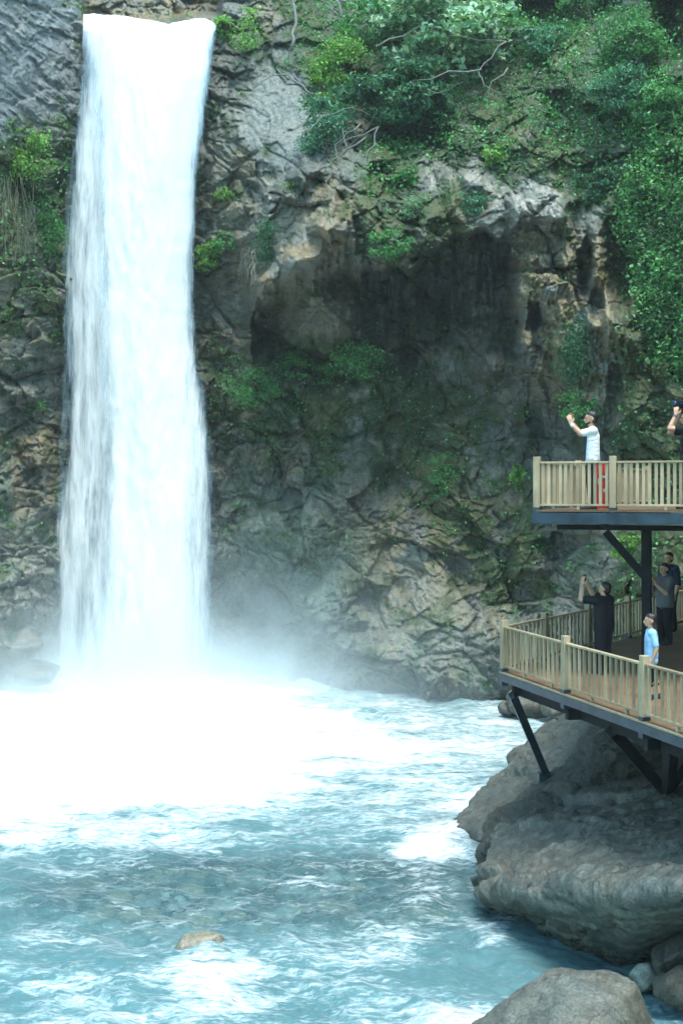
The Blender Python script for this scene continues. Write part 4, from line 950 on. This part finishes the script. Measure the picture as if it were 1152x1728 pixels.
GR = {'bright': [(.16, .36, .06), (.12, .30, .06), (.22, .40, .09)], 'mid': [(.085, .27, .085), (.11, .32, .095), (.06, .20, .07)], 'dark': [(.045, .16, .075), (.065, .19, .09), (.035, .12, .06)],
      'pale': [(.24, .40, .24), (.18, .34, .18), (.30, .45, .28), (.10, .24, .13)], 'blue': [(.08, .25, .14), (.10, .29, .16), (.055, .18, .10)], 'ivy': [(.075, .25, .075), (.10, .29, .08), (.05, .18, .065), (.14, .31, .10)], 'dry': [(.26, .25, .17), (.2, .19, .12)]}
def pick(kind, n, rg):
    p = np.array(GR[kind]); c = p[rg.integers(len(p), size=n)]*rg.uniform(.55, 1.4, (n, 1)); return c
def px_world(px, py, out): # a point standing out from the cliff along its normal, mostly towards the viewer
    p, n = cliff_pt(px, py); return p+Vector((n.x*.3, min(n.y, -.35), .1)).normalized()*out
def shrub(name, label, px, py, rx, ry, kind='mid', n=1500, leaf=.13, out=None, depth=.8, clumps=26, bark=None, aspect=.5, seed=0, cat='shrub', flat=.55, group=None, spread=.17, branches=9, droop=.3):
    """rx, ry: half sizes in photo pixels at the plant's own distance"""
    rg = np.random.default_rng(seed*97+13); p, nn = cliff_pt(px, py); sc = p.y/F; a, b = rx*sc, ry*sc
    root = cliff_pt(px, min(py+ry*.55, 1200))[0]; d = (a+b)*.5*depth
    c = px_world(px, py, (out if out is not None else .85)*d)
    t = thing(name, label, cat, root)
    if group: t['group'] = group
    rl = np.array(root)
    # clump centres on uneven shells inside the crown
    q = rg.normal(size=(clumps, 3)); q /= np.linalg.norm(q, axis=1)[:, None]; q *= rg.uniform(.35, 1., (clumps, 1))**.7
    cc = np.array(c)+q*[a, d, b]
    wgt = rg.uniform(.3, 1.6, clumps); cnt = (1.5*n*wgt/wgt.sum()).astype(int); leaf *= 1.15
    Cs, Ns, Ks = [], [], []
    for k in range(clumps):
        r = spread*(a+b)*.5*rg.uniform(.6, 1.4); o = rg.normal(size=(cnt[k], 3))*[r, r, r*flat]
        Cs.append(cc[k]+o); v = q[k]*.5+[0, -.35, .75]; Ns.append(np.tile(v, (cnt[k], 1))); Ks.append(pick(kind, cnt[k], rg)*rg.uniform(.75, 1.3))
    V, Fc, K = leaves(np.concatenate(Cs)-rl, np.concatenate(Ns), leaf, np.concatenate(Ks), aspect, rg, droop)
    n_lv = len(K); link('foliage', mesh_np('foliage', V, Fc, {'Col': K}, smooth=False), t, LEAF)
    st = MB(); k = min(branches, clumps)
    for i in np.argsort(-wgt)[:k]:
        e = Vector(cc[i]-rl); mid = e*.5+Vector(rg.normal(size=3)*.12*(a+b)*.5)+Vector((0, 0, -.05*b))
        r0 = .012+.012*(a+b)*.5; st.tube([Vector((0, 0, 0)), mid*.6, mid*.6+(e-mid*.6)*.5+Vector(rg.normal(size=3)*.05*(a+b)), e], [r0, r0*.75, r0*.5, r0*.22], 5)
    st.build('stem', bark or BARK_D, t, True)
    return t
def wander(a, b, n, j, rg, sag=0.):
    a = np.array(a); b = np.array(b); L = np.linalg.norm(b-a)
    return [a+(b-a)*t+(rg.normal(size=3)*j*L*math.sin(math.pi*t))+np.array([0, 0, -sag*L*math.sin(math.pi*t)]) for t in np.linspace(0, 1, n)]
SH = [
 # name, label, px, py, rx, ry, kind, n, leaf, kw
 ('shrub', 'bright yellow green shrub left of the big fig on the upper slope', 578, 130, 42, 72, 'bright', 2000, .15, dict(seed=1)),
 ('fig_tree', 'broad pale leaved fig tree spreading over the upper slope with bare grey limbs', 735, 95, 105, 85, 'pale', 3200, .27, dict(seed=2, aspect=.72, bark=BARK, flat=.22, clumps=44, spread=.2, branches=16, cat='tree', depth=.9)),
 ('shrub', 'dark glossy shrub hanging below the fig tree', 690, 190, 95, 55, 'dark', 3000, .22, dict(seed=3, aspect=.55, flat=.35)),
 ('shrub', 'dark bushy shrub hanging at the left brow above the tangled roots', 553, 225, 45, 70, 'blue', 2400, .14, dict(seed=4)),
 ('shrub', 'yellow green tuft at the left tip of the brow by the bent branch', 535, 165, 26, 32, 'bright', 700, .12, dict(seed=5)),
 ('shrub', 'dark green bush at the top edge right of the bare tree', 620, 50, 60, 45, 'mid', 2000, .16, dict(seed=6)),
 ('shrub', 'dense fresh green bush in the top right corner area', 1082, 105, 62, 62, 'mid', 3600, .13, dict(seed=7, clumps=40)),
 ('shrub', 'soft green bush below the corner bush, above the ivy', 1045, 175, 55, 48, 'blue', 2600, .13, dict(seed=8)),
 ('shrub', 'green bush at the right edge above the ivy wall', 1128, 195, 45, 60, 'mid', 2600, .13, dict(seed=9)),
 ('shrub', 'leafy shrub on the mossy slope under the dark hollow at the top', 915, 85, 45, 34, 'blue', 1500, .14, dict(seed=10)),
 ('shrub', 'spreading shrub right of the fig tree near the top', 845, 75, 48, 52, 'mid', 2200, .17, dict(seed=11, flat=.3)),
 ('shrub', 'overhanging leafy branch mass at the top edge, right of middle', 1000, 22, 55, 34, 'mid', 1900, .16, dict(seed=12, flat=.35)),
 ('creeper', 'bright green creeper on the left rock face beside the fall', 42, 262, 48, 40, 'bright', 1700, .11, dict(seed=13, depth=.3, flat=.8)),
 ('creeper', 'creeper patch low on the left rock face above the dry brown bank', 78, 385, 26, 46, 'mid', 1100, .11, dict(seed=14, depth=.3, flat=.8)),
 ('shrub', 'leafy tuft beside the lip of the fall', 382, 52, 20, 22, 'bright', 450, .14, dict(seed=15)),
 ('shrub', 'thin sapling with fresh leaves on the grey rock right of the lip', 424, 62, 17, 50, 'bright', 480, .13, dict(seed=16, spread=.3)),
 ('fern', 'bright fern clump against the right edge of the fall, halfway up', 352, 435, 24, 24, 'bright', 800, .12, dict(seed=17, cat='fern')),
 ('fern', 'small fern higher on the dark wall, close to the fall edge', 382, 330, 15, 12, 'bright', 260, .12, dict(seed=18, cat='fern')),
 ('fern', 'leafy clump under the small dark overhang right of the fall', 388, 415, 24, 18, 'mid', 520, .11, dict(seed=19, cat='fern')),
 ('fern', 'bright fern bank on the shelf under the cave', 612, 612, 46, 30, 'mid', 1000, .12, dict(seed=20, cat='fern', depth=.5, spread=.3)),
 ('fern', 'dark leafy patch on the wall left below the cave', 500, 632, 55, 32, 'mid', 1500, .11, dict(seed=21, cat='fern', depth=.4)),
 ('fern', 'low leafy patch on the wall beside the lower middle of the fall', 430, 655, 45, 34, 'mid', 1200, .11, dict(seed=22, cat='fern', depth=.4)),
 ('hanging_plant', 'dark green hanging plant column on the tan dripstone wall', 968, 595, 17, 58, 'dark', 2400, .08, dict(seed=23, flat=1.4, depth=.6, clumps=40, branches=3, cat='plant', spread=.3)),
 ('fern', 'small blue green cushion plant on the mossy brow', 686, 302, 22, 12, 'mid', 520, .12, dict(seed=24, cat='fern')),
 ('fern', 'small bright fern by the pale rock on the brow', 835, 268, 26, 18, 'bright', 480, .13, dict(seed=25, cat='fern')),
 ('fern', 'silvery cushion plant at the left corner of the cave lip', 606, 402, 16, 11, 'pale', 300, .10, dict(seed=26, cat='fern')),
 ('fern', 'leafy cushion hanging on the cave lip below the mossy brow', 655, 415, 42, 24, 'mid', 900, .10, dict(seed=27, cat='fern', depth=.4)),
 ('fern', 'grey green cushion on the mossy brow above the cave', 700, 355, 30, 24, 'pale', 600, .10, dict(seed=28, cat='fern', depth=.4)),
 ('fern', 'bushy patch on the pale brow above the dark hollow of the cave', 795, 350, 32, 26, 'blue', 900, .10, dict(seed=29, cat='fern', depth=.4)),
 ('shrub', 'leafy patch on the far left rock ledge halfway down', 45, 690, 46, 16, 'mid', 850, .11, dict(seed=30, depth=.4)),
 ('fern', 'bright leafy tuft on the wall just left of the upper deck', 878, 802, 12, 22, 'bright', 380, .11, dict(seed=31, cat='fern')),
 ('fern', 'fern streak on the dark wall below the middle of the cave', 745, 800, 26, 44, 'mid', 800, .10, dict(seed=32, cat='fern', depth=.3)),
 ('shrub', 'dark shrub on the wall behind the man in the white t-shirt', 985, 690, 40, 36, 'mid', 1500, .10, dict(seed=33, depth=.4)),
 ('shrub', 'grass green bush on the slope behind the column of the upper deck', 1062, 925, 34, 22, 'bright', 700, .10, dict(seed=34, depth=.4)),
 ('shrub', 'pale shrub on the slope just above the large pale rock', 930, 235, 46, 34, 'blue', 1100, .12, dict(seed=35, depth=.4)),
 ('shrub', 'dark bush hanging over the right end of the cave brow', 1010, 320, 42, 34, 'dark', 1500, .12, dict(seed=36, depth=.5)),
 ('hanging_plant', 'green curtain plant beside the slanting tan ledge, right of the fall', 455, 410, 14, 38, 'dark', 1100, .08, dict(seed=37, flat=1.4, depth=.5, branches=3, cat='plant', spread=.3)),
]
for nm, lb, px, py, rx, ry, kd, n, lf, kw in SH: shrub(nm, lb, px, py, rx, ry, kd, n, lf, **kw)
rg = np.random.default_rng(77)
# bare branches, roots and trunks that stand out
def branchwork(name, label, paths, rad, mat, cat, out=.5):
    first = Vector(px_world(*paths[0][0], out)); t = thing(name, label, cat, first); mb = MB()
    for pth in paths:
        pts = [np.array(px_world(x, y, out))-np.array(first) for x, y in pth]; full = []
        ym = [p[1] for p in pts]; sm = np.linspace(ym[0], np.mean(ym), len(ym))
        for p, yy in zip(pts, sm): p[1] = yy                     # keep a limb from zigzagging with every ledge behind it
        for a, b in zip(pts, pts[1:]): full += wander(a, b, 5, .035, rg)[:-1]
        full.append(pts[-1]); k = len(full); mb.tube(full, [.62*rad*(1-.75*i/(k-1)) for i in range(k)], 6)
    mb.build('limb', mat, t, True); return t
branchwork('bare_branch', 'bent bare branch reaching left over the grey slab', [[(530, 180), (510, 160), (490, 149), (465, 152), (440, 168)], [(510, 160), (505, 140), (515, 128)], [(490, 149), (470, 135)]], .085, BARK, 'branch', .9)
branchwork('tangled_root', 'tangle of bare grey roots hanging from the left brow', [[(530, 262), (545, 235), (570, 225), (598, 240)], [(598, 240), (598, 275), (590, 310), (583, 345), (572, 380)], [(598, 240), (575, 250), (568, 270), (580, 272), (592, 255)], [(585, 240), (566, 258), (575, 278), (590, 270), (584, 250)], [(575, 232), (572, 262), (588, 266)], [(598, 265), (585, 290), (576, 305)]], .05, BARK, 'roots', 1.5)
branchwork('bare_tree', 'small bare pale tree at the top edge above the bright shrub', [[(565, 60), (562, 30), (555, 0), (552, -30)], [(562, 35), (545, 20), (528, 12)], [(561, 25), (572, 8), (578, -10)], [(565, 55), (540, 40), (530, 30)]], .08, BARK, 'tree', 1.6)
branchwork('bare_tree', 'thin bare forked tree at the top edge, right of the other bare tree', [[(598, 40), (594, 15), (590, -10)], [(594, 18), (604, 8), (612, 4)]], .07, BARK, 'tree', 1.6)
branchwork('tree_trunk', 'slim straight grey trunk standing on the rock right of the lip', [[(497, 98), (496, 50), (495, 0), (494, -60)]], .14, BARK, 'tree', .8)
branchwork('bare_branch', 'bare grey forked branch drooping at the right side of the fig tree', [[(788, 135), (796, 160), (806, 185), (822, 212)], [(797, 170), (784, 205)], [(795, 172), (765, 190), (735, 196), (712, 200)], [(788, 135), (778, 120), (765, 105)]], .06, BARK, 'branch', 3.)
branchwork('bare_branch', 'long straight pale limb rising through the fig tree', [[(704, 140), (712, 95), (722, 55), (724, 20)], [(722, 60), (745, 90), (752, 105)], [(700, 95), (712, 80)]], .07, BARK, 'branch', 3.2)
branchwork('tree_trunk', 'dark brown trunk at the top edge right of the fig tree', [[(762, 45), (764, 10), (765, -40)]], .2, BARK_D, 'tree', 1.)
# hanging dry stems
def stems(name, label, px0, px1, py0, py1, n, mat, ln, rad, cat):
    p0 = cliff_pt((px0+px1)/2, py0)[0]; t = thing(name, label, cat, p0); mb = MB()
    for k in range(n):
        x = rg.uniform(px0, px1); y = rg.uniform(py0, py0+(py1-py0)*.35); a = np.array(px_world(x, y, .25)); L = ln*rg.uniform(.5, 1.1)
        b = np.array(px_world(x+rg.uniform(-8, 8), min(y+L/(a[1]/F), py1), .3)); b[1] = min(b[1], a[1]+.1)
        mb.tube([p-np.array(p0) for p in wander(a, b, 6, .04, rg)], [rad]*5+[rad*.4], 4)
    mb.build('stem', mat, t, True); return t
stems('vine', 'curtain of dry brown stems trailing down the left rock face', 0, 55, 285, 470, 46, plain('dry_stem', (.11, .115, .07), .8), 3.2, .012, 'stems')
stems('dry_grass', 'pale dry grass tuft hanging beside the green curtain plant', 410, 438, 418, 500, 40, plain('dry_grass', (.16, .165, .12), .8), 1.5, .012, 'grass')
# ground cover nobody could count: ivy wall and the small growth on ledges
def scatter(name, prob, n, kind, leaf, out, seed, kinds=None, jit=.8):
    rg = np.random.default_rng(seed); w_ = prob.ravel().astype(float)
    ar = np.linalg.norm(np.cross(du, dv), axis=2).ravel(); w_ = w_*np.minimum(ar, .05); w_ /= w_.sum()
    i = rg.choice(len(w_), n, p=w_); c = CG.reshape(-1, 3)[i]; nn = CN.reshape(-1, 3)[i]
    c = c+nn*np.abs(rg.normal(size=(n, 1)))*out+rg.normal(size=(n, 3))*.08
    k = pick(kind, n, rg)
    cl = .75+.6*sstep(-.4, .5, fbm(c/1.1, 3)); k = k*cl[:, None]
    V, Fc, K = leaves(c, nn*.6+[0, -.2, .55], leaf, k, .62, rg, .4, jit)
    o = link(name, mesh_np(name, V, Fc, {'Col': K}, smooth=False), None, LEAF); return tag(o, kind='stuff')
GPX = PX.reshape(NY, NX); GPY = PY.reshape(NY, NX); WXg = wx.reshape(NY, NX); WYg = wy.reshape(NY, NX)
inf_ = (GPX > -60)*(GPX < 1230)*(GPY > -60)*(GPY < 1200)
edge = np.interp(WYg, [200, 280, 340, 420, 480, 560, 620, 660], [1075, 1060, 1040, 1055, 1068, 1080, 1110, 1150])
ivy = sstep(-8, 16, WXg-edge)*sstep(190, 240, WYg)*(1-sstep(615, 665, WYg))*inf_
thick = np.clip(.35+.8*fbm(np.c_[PX/45., PY/45., 0*PX], 3).reshape(NY, NX), .12, 1.5)
scatter('ivy', ivy*thick, 26000, 'ivy', .15, .30, 5)
gc = MOSS*(.3+np.clip(fbm(np.c_[PX/22., PY/22., 0*PX+9], 3).reshape(NY, NX), -.3, 1.3))*inf_*(1-.85*sstep(300, 420, GPY)*(1-sstep(620, 700, GPX*0+GPY))*(GPX > 420)*(GPX < 880))*(1-.7*ivy)
scatter('ground_cover', np.clip(gc, 0, 2)*(1+1.2*(GPY < 250)), 30000, 'mid', .12, .10, 6)
scatter('hanging_leaves', .7*np.clip(MOSS-.2, 0, 1)*inf_*((GPY < 330)*(GPX > 480)+.35*(GPX < 110)*(GPY > 200)*(GPY < 720)), 12000, 'mid', .15, .25, 8)
